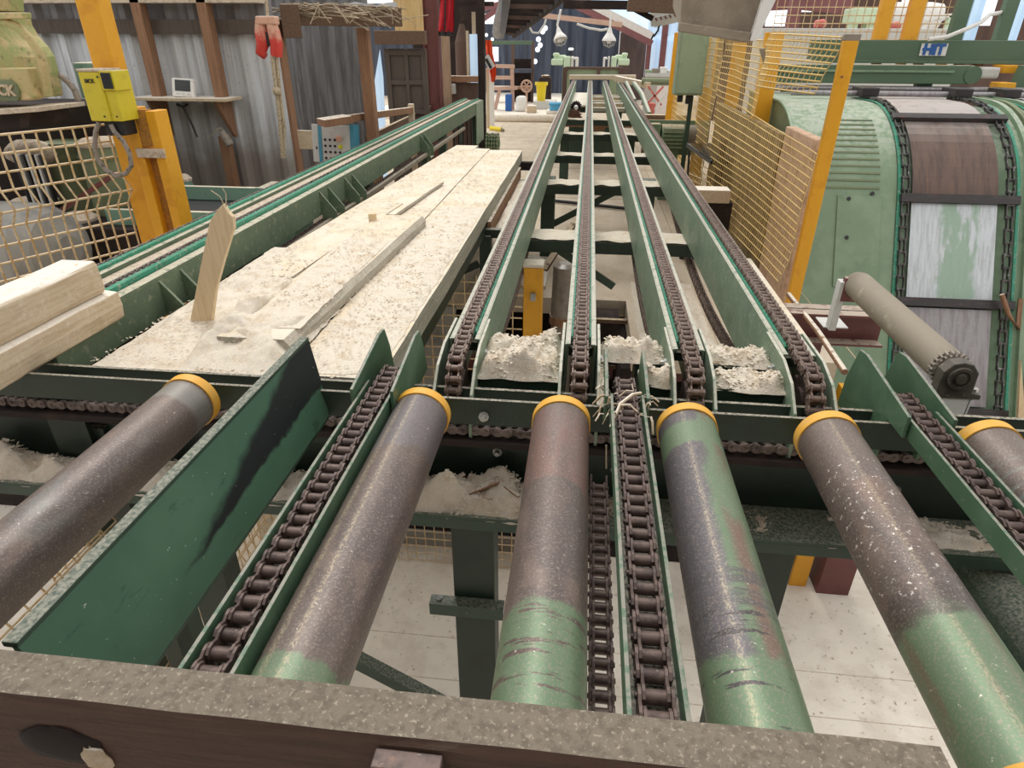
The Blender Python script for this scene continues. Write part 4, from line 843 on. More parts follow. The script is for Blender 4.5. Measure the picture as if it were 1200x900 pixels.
# control box
t = thing('control_box', 'light grey control box with blue edges, red stop button and many small switches', 'control box', at(390, 185, y=7.1))
A_, B_, C_, D_ = at(379, 148, y=7.0), at(416, 143, y=7.0), at(421, 172, y=7.0), at(387, 188, y=7.0)
xa = Vector((B_-A_)).normalized(); wv = (B_-A_).length; hv = .38
FM = frame(D_+Vector((-.09, 0, -.02)), (xa.x, xa.y-.12, 0), (0, .14, 1))
part('case', MB().box(-.02, wv, 0, hv, -.14, 0, FM), M['panel_grey'], t, .006)
part('side_panel', MB().box(-.11, -.02, 0, hv+.005, -.16, -.01, FM), M['panel_grey'], t, .006)
part('blue_edge', MB().box(-.03, .01, -.002, hv+.006, -.13, .008, FM), M['blue'], t, .003, 'blue edge strip')
part('blue_edge', MB().box(wv-.012, wv+.035, -.002, hv+.012, -.13, .008, FM), M['blue'], t, .003, 'blue edge strip')
for r_ in range(4):
    for c_ in range(4):
        if (r_, c_) in ((3, 3), (2, 3)): continue
        u, v = .05+c_*.056, .045+r_*.062
        b = part('switch', MB().lathe(FM @ Vector((u, v, 0)), FM.to_3x3() @ Vector((0,0,1)), [(0, .013), (.01, .013), (.01, .008), (.02, .008), (.02, .001)], 8), M['black'], t)
part('stop_button', MB().lathe(FM @ Vector((.225, .245, 0)), FM.to_3x3() @ Vector((0,0,1)), [(0, .016), (.02, .016), (.02, .034), (.035, .036), (.042, .02), (.043, .001)], 16), M['red'], t, label='red mushroom button')
part('push_button', MB().lathe(FM @ Vector((.225, .165, 0)), FM.to_3x3() @ Vector((0,0,1)), [(0, .024), (.014, .022), (.02, .012), (.02, .001)], 14), M['lime'], t, label='yellow push button')
part('keyhole', MB().box(-.07, -.055, .13, .16, -.012, -.006, FM), M['black'], t)
part('stand', MB().box(D_.x+.02, D_.x+.18, 7.16, 7.3, 0, D_.z+.1), M['stud'], t, .003)
# loose timbers behind the conveyor
solo('short_plank', MB().bar(at(334, 163, y=6.25), at(366, 164, y=6.35), .03, .17), M['raw'], 'short sawn plank nailed left of the control box', 'plank', bevel=.003)
solo('crate_top', MB().bar(at(376, 144, y=6.7), at(408, 139, y=6.9), .22, .07), M['stud'], 'dusty timber lying behind the top of the control box', 'timber', bevel=.004)
solo('hand_rail', MB().bar(at(408, 139, y=6.95), at(482, 129, y=8.4), .06, .07), M['stud'], 'slim timber rail running to the grey board door', 'rail', bevel=.003)
solo('rail_post', MB().box(at(478, 128, y=8.4).x, at(484, 128, y=8.4).x, 8.4, 8.47, 0, at(481, 122, y=8.4).z), M['raw'], 'pale stump post at the end of the slim timber rail', 'post', bevel=.003)
solo('side_board', MB().bar(at(430, 159, x=-2.42)+Vector((0, 0, -.11)), at(521, 116, x=-2.5)+Vector((0, 0, -.11)), .04, .22), M['beam_old'], 'long brown board along the far side of the left conveyor', 'board', bevel=.004)

# ------------------------------------------------------------------ right: plank beside rail, grey roller, red beam
t = thing('edge_timber', 'pale dusty squared timber lying along the outer side of the right chain rail', 'timber', (.90, 2.9, .70))
part('timber', MB().box(.845, .925, 2.42, 3.5, .79, .86), M['plank'], t, .006)
part('bracket', MB().box(.775, .93, 2.55, 2.60, .77, .79).box(.775, .93, 3.3, 3.35, .77, .79), M['green_dark'], t)
solo('broom_stick', MB().tube([at(990, 436, y=2.35), at(958, 388, y=2.8), at(924, 345, y=3.4)], .013, 8), M['stud'], 'thin brown stick leaning between the right rail and the sloping green plates', 'stick')
t = thing('red_beam', 'maroon steel beam with dusty flange carrying the far end of the grey roller', 'beam', (1.2, 3.1, .55))
xa, xb = at(920, 370, y=3.1).x, at(1036, 372, y=3.1).x; zt = at(1000, 364, y=3.1).z
part('top_flange', MB().box(xa, xb, 3.03, 3.17, zt-.012, zt), M['maroon'], t, .001)
part('web', MB().box(xa, xb, 3.095, 3.105, zt-.15, zt), M['maroon'], t)
part('bottom_flange', MB().box(xa, xb, 3.03, 3.17, zt-.162, zt-.15), M['maroon'], t, .001)
part('strut', MB().box(xa+.1, xa+.2, 3.07, 3.13, -1.9, zt-.162), M['maroon'], t)
GX, GZ, GY0, GY1 = 1.225, .955, 1.99, 2.86
t = thing('grey_roller', 'dusty grey roller with toothed collar and bearing block, raised beyond the right transfer chain', 'roller', (GX, 2.4, .80))
part('tube', MB().lathe((GX, GY0+.03, GZ), (0,1,0), [(0, .02), (0, .058), (GY1-GY0-.06, .058), (GY1-GY0-.03, .05), (GY1-GY0-.03, .02)], 40), M['grey_roller'], t)
part('toothed_collar', gear((GX, GY0+.025, GZ), (0,1,0), .062, 22, .028), M['hose'], t)
pb = part('bearing_block', MB().prism([(GX-.085, GZ-.075), (GX+.085, GZ-.075), (GX+.085, GZ-.058), (GX+.055, GZ-.05), (GX+.053, GZ+.02), (GX+.03, GZ+.048), (GX, GZ+.055), (GX-.03, GZ+.048), (GX-.053, GZ+.02), (GX-.055, GZ-.05), (GX-.085, GZ-.058)], 'y', GY0-.045, GY0), M['bearing'], t, .004)
part('ring', MB().lathe((GX, GY0-.045, GZ), (0,-1,0), [(0, .04), (.008, .038), (.008, .028), (.003, .026), (.003, .018), (.012, .016), (.012, .001)], 24), M['bearing'], pb)
for s in (-1, 1): part('bolt', MB().lathe((GX+s*.07, GY0-.02, GZ-.058), (0,0,1), [(0, .013), (.014, .013), (.014, .001)], 6, False), M['steel'], pb)
part('stand', MB().box(GX-.05, GX+.06, GY0-.04, GY0-.03, .80, GZ-.075).box(GX+.055, GX+.065, GY0-.04, GY0+.04, .80, GZ-.075), M['white'], t, .001)
part('far_bracket', MB().box(GX-.075, GX-.045, GY1-.03, GY1+.02, zt, GZ+.01).box(GX-.09, GX+.02, GY1-.0, GY1+.12, zt, zt+.006), M['panel_grey'], t, .002)
part('far_bearing', MB().box(GX-.06, GX+.02, GY1-.035, GY1+.0, GZ-.08, GZ+.03), M['maroon'], t, .006)
# ------------------------------------------------------------------ right yellow post, fence
PY = 4.6
a, b = at(990, 47.5, y=PY), at(1007, 48.5, y=PY)
t = thing('fence_post', 'nearest yellow fence post, standing in front of the big green drum', 'post', ((a.x+b.x)/2, PY, 0), 'yellow fence posts')
part('post', MB().box(a.x, b.x, PY, PY+.05, 0, a.z), M['yellow'], t, .004)
part('cap', MB().box(a.x-.002, b.x+.006, PY, PY+.05, a.z, a.z+.035), M['pipe_clear'], t, .003)
part('screw', MB().lathe((a.x+.03, PY, at(985, 90, y=PY).z), (0,-1,0), [(0, .008), (.004, .008), (.004, .001)], 8), M['stud'], t)
for px_, ptop, y, w, lb in ((909, 38, 7.0, .17, 'second yellow fence post, behind the bent mesh flap'), (868, 50, 9.3, .16, 'third yellow fence post from the camera, behind the mesh'), (836, 44, 9.2, .15, 'fourth yellow fence post, right of the green cabinet'), (797, 38, 11.6, .16, 'last yellow fence post, left of the green cabinet')):
    c = at(px_, ptop, y=y)
    solo('fence_post', MB().box(c.x-w/2, c.x+w/2, y, y+.06, 0, c.z), M['yellow'], lb, 'post', 'yellow fence posts', .004)
def bilin(c00, c10, c11, c01, nu, nv, r, bul=0, seed=0, sub=14):
    """mesh stretched between four corners; c00-c10 along the long wires"""
    c00, c10, c11, c01 = (Vector(c) for c in (c00, c10, c11, c01)); m = MB(); nr = (c10-c00).cross(c01-c00).normalized()
    def P(u, v):
        p = (c00*(1-u)+c10*u)*(1-v)+(c01*(1-u)+c11*u)*v
        return p+nr*(bul*math.sin(PI*u)*(.5+.5*v)+.05*noise.noise(Vector((u*2.2, v*2.2, seed))))
    for k in range(nv+1): m.tube([P(i/sub, k/nv) for i in range(sub+1)], r, 4, False)
    for k in range(nu+1): m.tube([P(k/nu, i/6) for i in range(7)], r*.5, 4, False)
    return m
FX = 1.45
c1, c2, c3, c4 = at(846, 120, y=8.0), at(943, 178, y=4.75), at(905, 322, y=4.55), at(800, 250, y=7.2)
solo('fence_mesh', bilin((FX-.02, 8.0, 1.36), (1.50, 4.55, 1.25), (1.42, 4.5, .40), (FX-.1, 8.0, .20), 62, 17, .005, .05, 1), M['wire_yellow'], 'sagging yellow fence mesh with a torn near edge, in front of the green drum', 'fence mesh', 'yellow fence mesh')
solo('fence_mesh', bilin((FX-.03, 7.95, 1.92), (FX, 6.3, 1.90), (FX, 6.2, 1.32), (FX-.05, 7.95, 1.37), 30, 10, .005, .03, 4), M['wire_yellow'], 'upper fence mesh between the second and third yellow posts', 'fence mesh', 'yellow fence mesh')
solo('fence_mesh', bilin(at(903, 40, y=6.0), at(988, 44, y=4.65), at(955, 110, y=4.7), at(893, 100, y=5.9), 24, 9, .0055, -.18, 2), M['wire_yellow'], 'bent flap of yellow mesh between the nearest and the second yellow posts', 'fence mesh', 'yellow fence mesh')
solo('fence_mesh', bilin((1.36, 11.9, 1.97), (FX-.03, 8.05, 1.95), (FX-.08, 8.05, .15), (1.36, 11.9, .1), 60, 26, .006, .03, 3), M['wire_yellow'], 'far stretch of yellow fence mesh behind the green cabinet', 'fence mesh', 'yellow fence mesh')
solo('sheet_clamp', MB().prism([(at(890, 57, y=5.9).x, at(890, 57, y=5.9).z), (at(899, 56, y=5.9).x, at(899, 56, y=5.9).z), (at(900, 64, y=5.9).x, at(900, 64, y=5.9).z), (at(896, 78, y=5.9).x, at(896, 78, y=5.9).z)], 'y', 5.86, 5.92), M['hood'], 'small grey plate hooked on the bent mesh flap', 'plate', bevel=.003)
solo('sawdust_board', MB().box(1.60, 1.68, 4.95, 5.75, 0, at(905, 150, y=5.6).z), M['pink_dust'], 'upright board caked with pinkish sawdust behind the fence mesh', 'board', bevel=.01)
solo('backing_board', MB().box(1.60, 1.66, 5.80, 8.9, 0, 1.22), M['backing'], 'brown boards standing behind the fence mesh', 'board', bevel=.004)
# green cabinet hung on the fence
a, b = at(800, 20, y=8.6), at(833, 20, y=8.6); zb, zt2 = at(820, 112, y=8.6).z, at(820, 30, y=8.6).z
t = thing('green_cabinet', 'pale green switch cabinet hanging at the yellow fence under the dusty chute', 'cabinet', ((a.x+b.x)/2, 8.7, zb))
part('body', MB().box(a.x, b.x+.02, 8.6, 8.85, zb, zt2), M['cab_green'], t, .01)
part('front_plate', MB().box(a.x+.02, b.x, 8.585, 8.6, zb+.02, zt2-.02), M['cab_green'], t, .006)
part('cable_glands', MB().box(a.x+.06, a.x+.12, 8.66, 8.74, zb-.08, zb).box(a.x+.16, a.x+.22, 8.66, 8.74, zb-.10, zb), M['black'], t, .003)
part('hanger', MB().box(b.x-.1, b.x-.05, 8.80, 8.84, zb-.9, zb), M['green_dark'], t)
solo('fence_sign', MB().box(at(832, 60, y=9.0).x, at(838, 60, y=9.0).x, 9.0, 9.01, at(835, 103, y=9.0).z, at(835, 42, y=9.0).z), M['panel_grey'], 'narrow pale strip plate on the fence beside the green cabinet', 'plate')
# chute overhead
t = thing('dusty_chute', 'dusty sheet metal chute with a white edge hanging into the top of the view', 'chute', (.7, 4.2, 1.9))
A1, B1, C1, D1 = at(797, 36, y=4), at(800, -30, y=4), at(922, -30, y=4), at(878, 48, y=4)
bk = Vector((0, .5, .12))
m = MB()
fr = [A1, D1, C1, B1]
m.add(fr+[p+bk for p in fr], [(0,1,2,3), (7,6,5,4), (0,4,5,1), (1,5,6,2), (2,6,7,3), (3,7,4,0)])
part('body', m, M['hood'], t, .012)
l0, l1 = at(796, 26, y=3.96), at(881, 38, y=3.96); l2, l3 = at(878, 50, y=3.96), at(795, 37, y=3.96)
m = MB(); fr = [l0, l3, l2, l1]; q_ = Vector((0, .05, 0)); m.add(fr+[p+q_ for p in fr], [(0,1,2,3), (7,6,5,4), (0,4,5,1), (1,5,6,2), (2,6,7,3), (3,7,4,0)])
part('lip', m, M['hood'], t, .006)
e0, e1, e2, e3 = at(879, 48, y=3.95), at(886, 48, y=3.95), at(924, -30, y=3.95), at(903, -30, y=3.95)
m = MB(); fr = [e0, e1, e2, e3]; m.add(fr+[p+q_ for p in fr], [(0,1,2,3), (7,6,5,4), (0,4,5,1), (1,5,6,2), (2,6,7,3), (3,7,4,0)])
for px_ in (815, 890): part('hanger', MB().tube([at(px_, -20, y=4.2), at(px_, -20, y=4.2)+Vector((0, 0, 1.2))], .015, 6), M['steel'], t)
part('edge_flange', m, M['white'], t, .003, 'white edge')

# ------------------------------------------------------------------ big drum conveyor
yA, zA = 5.0, -.83; bdir = (math.sin(math.radians(28.3)), math.cos(math.radians(28.3)))
sl = 1.84; yB, zB = yA+bdir[0]*sl, zA+bdir[1]*sl
RD = 1.15; cy_, cz_ = yB+RD*math.cos(math.radians(28.3)), zB-RD*math.sin(math.radians(28.3))
def prof(s, off=0):
    """point on the drum face, s along the face from the lower end; off outwards"""
    if s < sl: return (yA+bdir[0]*s-bdir[1]*off, zA+bdir[1]*s+bdir[0]*off)
    th = math.radians(28.3)+(s-sl)/RD
    if th <= PI/2: return (cy_-(RD+off)*math.cos(th), cz_+(RD+off)*math.sin(th))
    return (cy_+(th-PI/2)*RD, cz_+RD+off)
STOP = sl+RD*math.radians(61.7)
def facestrip(x0, x1, s0, s1, off, th=.006, k=None):
    k = k or max(2, int(abs(s1-s0)/.08)); m = MB(); rows = []
    for i in range(k+1):
        s = s0+(s1-s0)*i/k; o, i_ = prof(s, off), prof(s, off-th)
        rows.append([(x0, *i_), (x0, *o), (x1, *o), (x1, *i_)])
    m.sheet([r+[r[0]] for r in rows], smooth=False); m.add(rows[0], [(0,1,2,3)]); m.add(rows[-1], [(3,2,1,0)])
    # shade the curved outside smoothly
    return m
XL, XR = 1.80, 6.2
t = thing('drum_conveyor', 'huge rounded green log conveyor housing with two chains and worn steel skin at the right', 'conveyor', (3.5, 6.5, -1.9))
m = MB(); k = 46; ps = [prof(-1.2+(STOP+1.25+1.2)*i/k) for i in range(k+1)]
for x0, x1 in ((XL, 2.64), (3.62, XR)):
    m.sheet([[(x0, *p), (x1, *p)] for p in ps])
m.sheet([[(2.64, *prof(-1.2+(STOP+2.45)*i/k, -.03)), (3.62, *prof(-1.2+(STOP+2.45)*i/k, -.03))] for i in range(k+1)])
part('housing', m, M['drum'], t)
m = MB(); m.add([(XL, *p) for p in ps]+[(XL, ps[-1][0], -1.9), (XL, ps[0][0], -1.9)], [tuple(range(k+3))])
part('side_cheek', m, M['drum_olive'], t)
part('edge_bead', MB().tube([(XL, *p) for p in ps], .015, 6), M['drum'], t)
for nm, s0, s1, mt in (('skin_plate', -1.0, .0, 'skin_grey'), ('skin_plate', .04, .85, 'skin_grey'), ('skin_plate', .93, 1.73, 'skin_bright'), ('skin_plate', 1.80, 2.54, 'skin_rust'), ('skin_plate', 2.61, STOP+1.0, 'skin_rust')):
    part(nm, facestrip(2.76, 3.44, s0, s1, .01), M[mt], t, label={'skin_bright': 'bright bare steel with green patch', 'skin_rust': 'brown worn steel', 'skin_grey': 'grey worn steel'}[mt])
for s in (-.01, .895, 1.765, 2.575):
    part('slat', facestrip(2.66, 3.60, s-.035, s+.035, .05, .05, 2), M['slat_bar'], t, .004)
for x in (2.70, 3.53):
    c = MB(); path = [(x, *prof(-1.0+.06*i, .02)) for i in range(int((STOP+1.6)/.06))]
    roller_chain(c, path, (1,0,0), .105, .062, .034, th=.009)
    part('chain', c, M['drum_chain'], t)
for x in (2.655, 3.60, 3.86): part('guide_strip', facestrip(x-.012, x+.012, -1.0, STOP+.4, .012), M['teal'], t)
for x in (3.68, 3.76, 3.90): part('ridge', facestrip(x-.022, x+.022, -1.0, STOP+.4, .035, .05), M['drum_olive' if x == 3.76 else 'drum'], t)
for k in range(12):
    s = 1.84+k*.065; part('louvre', facestrip(2.06+.012*k, 2.50, s, s+.016, .006, .01, 2), M['drum_olive'], t)
part('side_panel', facestrip(2.16, 2.52, 1.0, 1.78, .012), M['drum'], t, .003)
for x, s in ((2.44, 1.80), (2.25, 1.75), (2.25, 1.42), (3.70, 1.0), (3.70, 1.75)):
    y_, z_ = prof(s, .012); part('bolt_hole', MB().lathe((x, y_, z_), (0, -bdir[1], bdir[0]), [(0, .018), (.004, .018), (.004, .001)], 10, False), M['black'], t)
# second lane
part('skin_plate', facestrip(4.06, 4.9, .0, 1.9, .01), M['skin_grey'], t); part('skin_plate', facestrip(4.06, 4.9, 1.95, STOP+.6, .01), M['skin_rust'], t)
c = MB(); roller_chain(c, [(3.98, *prof(-1.0+.06*i, .02)) for i in range(int((STOP+1.6)/.06))], (1,0,0), .105, .062, .034, th=.009)
part('chain', c, M['drum_chain'], t)
part('slat', facestrip(3.95, 5.0, 2.6, 2.67, .05, .05, 2), M['slat_bar'], t)
# rods across the top
for k, (s, r_) in enumerate(((STOP+.35, .025), (STOP+.75, .02), (STOP+1.1, .03))):
    y_, z_ = prof(s, .05); part('cross_rod', MB().tube([(2.0, y_, z_), (6.0, y_, z_)], r_, 8), M['skin_grey' if k != 1 else 'slat_bar'], t)
for x in (2.7, 3.55, 3.98):
    y_, z_ = prof(STOP+.3, .06); part('chain_lug', MB().box(x-.08, x+.08, y_-.1, y_+.2, z_-.03, z_+.05), M['slat_bar'], t, .01)
# bark strip hanging at right
solo('bark_strip', MB().tube([at(1174, 345, y=5.35), at(1182, 368, y=5.3), at(1193, 385, y=5.3), at(1196, 350, y=5.4)], .02, 5), M['stud'], 'twisted bark strip hanging from the right chain of the drum', 'bark')
solo('bark_strip', MB().prism([(at(1193, 420, y=4.9).x, at(1193, 420, y=4.9).z), (at(1200, 505, y=4.9).x, at(1200, 505, y=4.9).z), (at(1189, 505, y=4.9).x, at(1189, 505, y=4.9).z)], 'y', 4.86, 4.89), M['slat'], 'pointed wood splinter standing at the right edge below the drum', 'splinter')
# beam with sign above it
HY = 8.4
za, zb = at(1100, 47, y=HY).z, at(1100, 71, y=HY).z; xl = at(960, 40, y=HY).x
t = thing('sign_beam', 'heavy green cross beam with a small white sign, above the drum', 'beam', (4.5, HY, zb))
part('beam', MB().box(xl, 9, HY, HY+.3, zb, za), M['hit_green'], t, .006)
part('lower_flange', MB().box(xl, 9, HY-.03, HY+.1, zb-.03, zb), M['hit_green'], t, .004)
s0, s1 = at(1079, 58, y=HY-.02), at(1110, 58, y=HY-.02); sc = (s0+s1)/2
sg = part('sign', MB().box(s0.x, s1.x, HY-.02, HY-.005, at(1095, 65.5, y=HY).z, at(1095, 51, y=HY).z), M['white'], t, .003, 'white sign')
text('lettering', 'HIT', .14, M['sign_blue'], frame((sc.x, HY-.024, at(1095, 58.5, y=HY).z), (1,0,0), (0,0,1)), .003, sg, .008)
part('lettering_bar', MB().box(sc.x-.12, sc.x+.02, HY-.030, HY-.0215, sc.z-.010, sc.z+.016), M['sign_blue'], sg)
for px_ in (1030, 1059, 1080, 1107, 1128, 1150, 1175):
    part('roller_lug', MB().box(at(px_-4, 76, y=HY).x, at(px_+4, 76, y=HY).x, HY+.02, HY+.14, at(px_, 80, y=HY).z, zb), M['yellow'] if px_ % 2 else M['stud'], t, .006)
part('post', MB().box(6.6, 6.8, HY+.05, HY+.25, -1.9, zb), M['hit_green'], t)
t = thing('press_arm', 'long green arm with rounded end below the sign beam', 'arm', (3.5, 7.9, 1.5))
a, b = at(905, 86, y=7.95), at(1140, 88, y=7.95); zc = b.z
part('arm', MB().box(a.x, b.x, 7.95, 8.1, zc-.09, zc+.09), M['hit_green'], t, .01)
part('arm_end', MB().lathe((b.x, 7.94, zc), (0,1,0), [(0, .001), (0, .085), (.17, .085), (.17, .001)], 20), M['hit_green'], t, .004)
part('arm_lip', MB().box(a.x, b.x-.2, 7.93, 7.95, zc+.02, zc+.04), M['drum'], t)
part('mount', MB().box(b.x-.5, b.x-.35, 8.0, 8.1, 1.2, zc-.08), M['green_dark'], t)
t = thing('right_bracket', 'dark green bracket with yellow blocks at the right edge over the drum', 'bracket', (4.9, 7.9, 1.3))
part('plate', MB().prism([(at(1180, 118, y=8).x, at(1180, 108, y=8).z), (7, at(1180, 108, y=8).z), (7, zb-.03), (at(1196, 84, y=8).x, zb-.03)], 'y', 8.0, 8.08), M['hit_green'], t, .004)
part('block', MB().box(at(1172, 100, y=7.8).x, at(1191, 100, y=7.8).x, 7.8, 8.0, at(1180, 107, y=7.8).z, at(1180, 97, y=7.8).z), M['yellow'], t, .008)
part('block', MB().box(at(1177, 80, y=8.15).x, at(1200, 80, y=8.15).x, 8.15, 8.36, at(1180, 86, y=8.15).z, at(1180, 76.5, y=8.15).z), M['yellow'], t, .008)
part('grey_block', MB().box(at(1150, 86, y=8.15).x, at(1172, 86, y=8.15).x, 8.15, 8.4, at(1160, 92, y=8.15).z, at(1160, 79, y=8.15).z), M['panel_grey'], t, .02)

# uprights and mesh over the sign beam
HB = 8.52
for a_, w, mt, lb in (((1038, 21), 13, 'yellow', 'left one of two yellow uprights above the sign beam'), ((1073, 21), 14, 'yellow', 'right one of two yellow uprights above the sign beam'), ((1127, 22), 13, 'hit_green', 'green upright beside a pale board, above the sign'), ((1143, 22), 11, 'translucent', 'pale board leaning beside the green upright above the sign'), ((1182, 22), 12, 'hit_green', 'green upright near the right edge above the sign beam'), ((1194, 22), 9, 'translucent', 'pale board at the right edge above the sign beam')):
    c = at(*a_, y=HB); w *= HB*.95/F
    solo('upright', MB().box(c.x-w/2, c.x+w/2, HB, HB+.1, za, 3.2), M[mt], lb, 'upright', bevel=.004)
c0, c1_ = at(905, 40, y=8.66), at(1130, 40, y=8.66)
solo('guard_mesh', wire_panel((c0.x, 8.66, za), (1,0,0), (0,0,1), c1_.x-c0.x, 1.0, .08, .08, .0045), M['wire'], 'yellow brown wire guard above the sign beam, in front of the bright hall', 'guard mesh')
solo('cable_bundle', MB().tube([at(1088, 46, y=8.3), at(1110, 43, y=8.3), at(1135, 33, y=8.3), at(1150, 26, y=8.4), at(1160, 17, y=8.5), at(1178, 14, y=8.6)], .022, 6), M['white'], 'pale cables drooping over the sign beam', 'cable')
# hall beyond at the right
struct('wall_hall', MB().box(3.2, 16, 19, 19.2, 0, 5), M['hall_brown'], label='brown boarded back of the hall beyond the drum', cat='wall')
def pxbox(nm, pa, pb, y, d, mt, label, cat, group=None, bevel=.01, zmin=None):
    a, b = at(*pa, y=y), at(*pb, y=y)
    return solo(nm, MB().box(min(a.x, b.x), max(a.x, b.x), y, y+d, zmin if zmin is not None else min(a.z, b.z), max(a.z, b.z)), M[mt], label, cat, group, bevel)
for nm, pa, pb, lb in (('window_1', (900, 11), (923, 31), 'bright square opening in the hall behind the fence'), ('window_2', (937, 6), (951, 14), 'small bright opening high in the hall'), ('window_3', (966, 0), (983, 8), 'bright opening at the top of the hall'), ('window_4', (1058, 0), (1075, 6), 'bright opening at the top between the yellow uprights'), ('window_5', (1138, 0), (1160, 30), 'bright opening behind the pale board')):
    a, b = at(*pa, y=18.9), at(*pb, y=18.9)
    struct(nm, MB().box(a.x, b.x, 18.9, 18.95, b.z, a.z), M['daylight'], label=lb, cat='window')
t = thing('hall_machine', 'pale mint machine box far behind the yellow upright', 'machine', at(1018, 40, y=14))
a, b = at(1003, 9, y=14), at(1028, 27, y=14)
part('box', MB().box(a.x, b.x, 14, 14.6, b.z, a.z), M['mint'], t, .02)
part('dark_side', MB().box(b.x, at(1036, 10, y=14).x, 14.02, 14.6, b.z, a.z), M['cab_green'], t)
part('leg', MB().box(a.x+.02, a.x+.14, 14.1, 14.3, 0, b.z), M['mint'], t)
part('leg', MB().box(b.x-.14, b.x, 14.1, 14.3, 0, b.z), M['mint'], t)
t = thing('white_trunking', 'broad white duct running behind the two yellow uprights', 'duct', at(1080, 40, y=13))
part('duct', MB().tube([at(1040, 20, y=13), at(1085, 20, y=13), at(1098, 22, y=13)], .22, 14), M['white'], t)
part('support', MB().box(at(1060, 20, y=13).x, at(1066, 20, y=13).x, 12.95, 13.05, 0, at(1060, 24, y=13).z), M['mint'], t)
t = thing('white_bench', 'pale bench with slanting brace far behind the wire guard', 'bench', at(1100, 40, y=12))
part('top', MB().bar(at(1076, 22, y=12), at(1124, 17, y=12), .1, .05), M['white'], t)
part('brace', MB().bar(at(1078, 36, y=12), at(1112, 18, y=12), .05, .05), M['white'], t)
part('leg', MB().box(at(1108, 30, y=12).x, at(1112, 30, y=12).x, 11.95, 12.05, 0, at(1110, 18, y=12).z), M['mint'], t)
for px_, py_, lb in ((963, 28, 'orange motor on the far sill behind the bent mesh'), (1050, 31, 'orange motor between the yellow uprights'),):
    c = at(px_, py_, y=11.5); solo('orange_motor', MB().lathe(c-Vector((.10, 0, 0)), (1,0,0), [(0, .001), (0, .05), (.12, .065), (.16, .04), (.18, .001)], 12), M['motor_red'], lb, 'motor', 'orange motors')
pxbox('sill', (895, 33), (1130, 45), 11.4, .6, 'panel_grey', 'long pale sill behind the wire guard', 'sill', zmin=0)
for k, (pa, pb, y, lb) in enumerate((((898, 2), (1010, 14), 16, 'slanting brown roof brace in the hall'), ((1000, 2), (900, 8), 17, 'brown roof tie crossing in the hall'))):
    solo('roof_brace', MB().bar(at(*pa, y=y), at(*pb, y=y), .12, .16), M['truss'], lb, 'brace')
solo('hall_column', MB().box(at(926, 20, y=15).x, at(938, 20, y=15).x, 15, 15.3, 0, 5), M['truss'], 'brown column in the hall right of the bright square opening', 'column')

# ------------------------------------------------------------------ gearbox and bits right of the rail
c = at(785, 160, y=9.0)
t = thing('gear_motor', 'dark green finned gear motor beside the right chain rail', 'motor', (1.2, 9, 0))
cx, cz = at(787, 160, y=9.0).x, at(787, 160, y=9.0).z
part('motor_body', MB().lathe((cx-.14, 9.0, cz), (1,0,0), [(0, .10), (0, .15), (.28, .15), (.28, .10)], 20), M['motor_green'], t)
for k in range(6): part('fin', MB().box(cx-.12, cx+.12, 8.83, 8.87, cz-.12+.045*k, cz-.108+.045*k), M['motor_green'], t)
part('end_cap', MB().lathe((cx+.15, 9.0, cz), (1,0,0), [(0, .001), (0, .145), (.22, .14), (.27, .09), (.27, .001)], 20), M['grey_roller'], t)
part('mount_plate', MB().box(cx-.3, cx+.5, 9.16, 9.2, cz-.25, cz+.18), M['motor_green'], t, .004)
part('foot', MB().box(cx-.1, cx+.1, 8.95, 9.15, 0, cz-.14), M['motor_green'], t, .004)
part('terminal_box', MB().box(cx-.28, cx-.16, 8.88, 9.05, cz+.0, cz+.16), M['motor_green'], t, .008)
solo('belt_guard', MB().bar(at(818, 170, y=8.4), at(848, 190, y=7.6), .3, .05), M['screen'], 'dark slanting belt guard beside the gear motor', 'guard', bevel=.01)
solo('belt_stand', MB().box(at(842, 190, y=7.5).x, at(849, 190, y=7.5).x, 7.5, 7.62, 0, at(848, 165, y=7.5).z), M['void'], 'dark upright stand at the end of the belt guard', 'stand', bevel=.004)
solo('mesh_guard_small', wire_panel((1.22, 8.2, .02), (.25, -.9, 0), (0,0,1), .7, .5, .05, .06, .006), M['wire'], 'small yellow brown mesh guard low beside the gear motor', 'mesh guard')
solo('thin_stake', MB().tube([Vector((at(809, 216, y=7.0).x, 7.0, 0)), at(808, 176, y=7.0)], .012, 6), M['black'], 'thin dark stake below the gear motor', 'stake')
solo('sawn_block', MB().box(at(816, 230, y=6.25).x, at(856, 230, y=6.25).x, 6.25, 6.45, at(830, 238, y=6.25).z, at(830, 223, y=6.25).z), M['raw'], 'sawn timber block lying across between the right rail and the fence', 'timber', bevel=.004)
solo('block_support', MB().box(.98, 1.4, 6.27, 6.43, 0, at(830, 238, y=6.25).z), M['void'], 'dark support under the sawn timber block', 'support')
solo('floor_pole', MB().tube([(-.45, 8.6, .03), (.7, 8.2, .03)], .022, 6), M['black'], 'dark pole lying on the floor under the rails', 'pole')
solo('cork_board', MB().box(-.52, -.28, 4.9+.35, 6.1, .003, .03), M['raw'], 'square of brown board lying on the floor right of the leftmost rail', 'board')

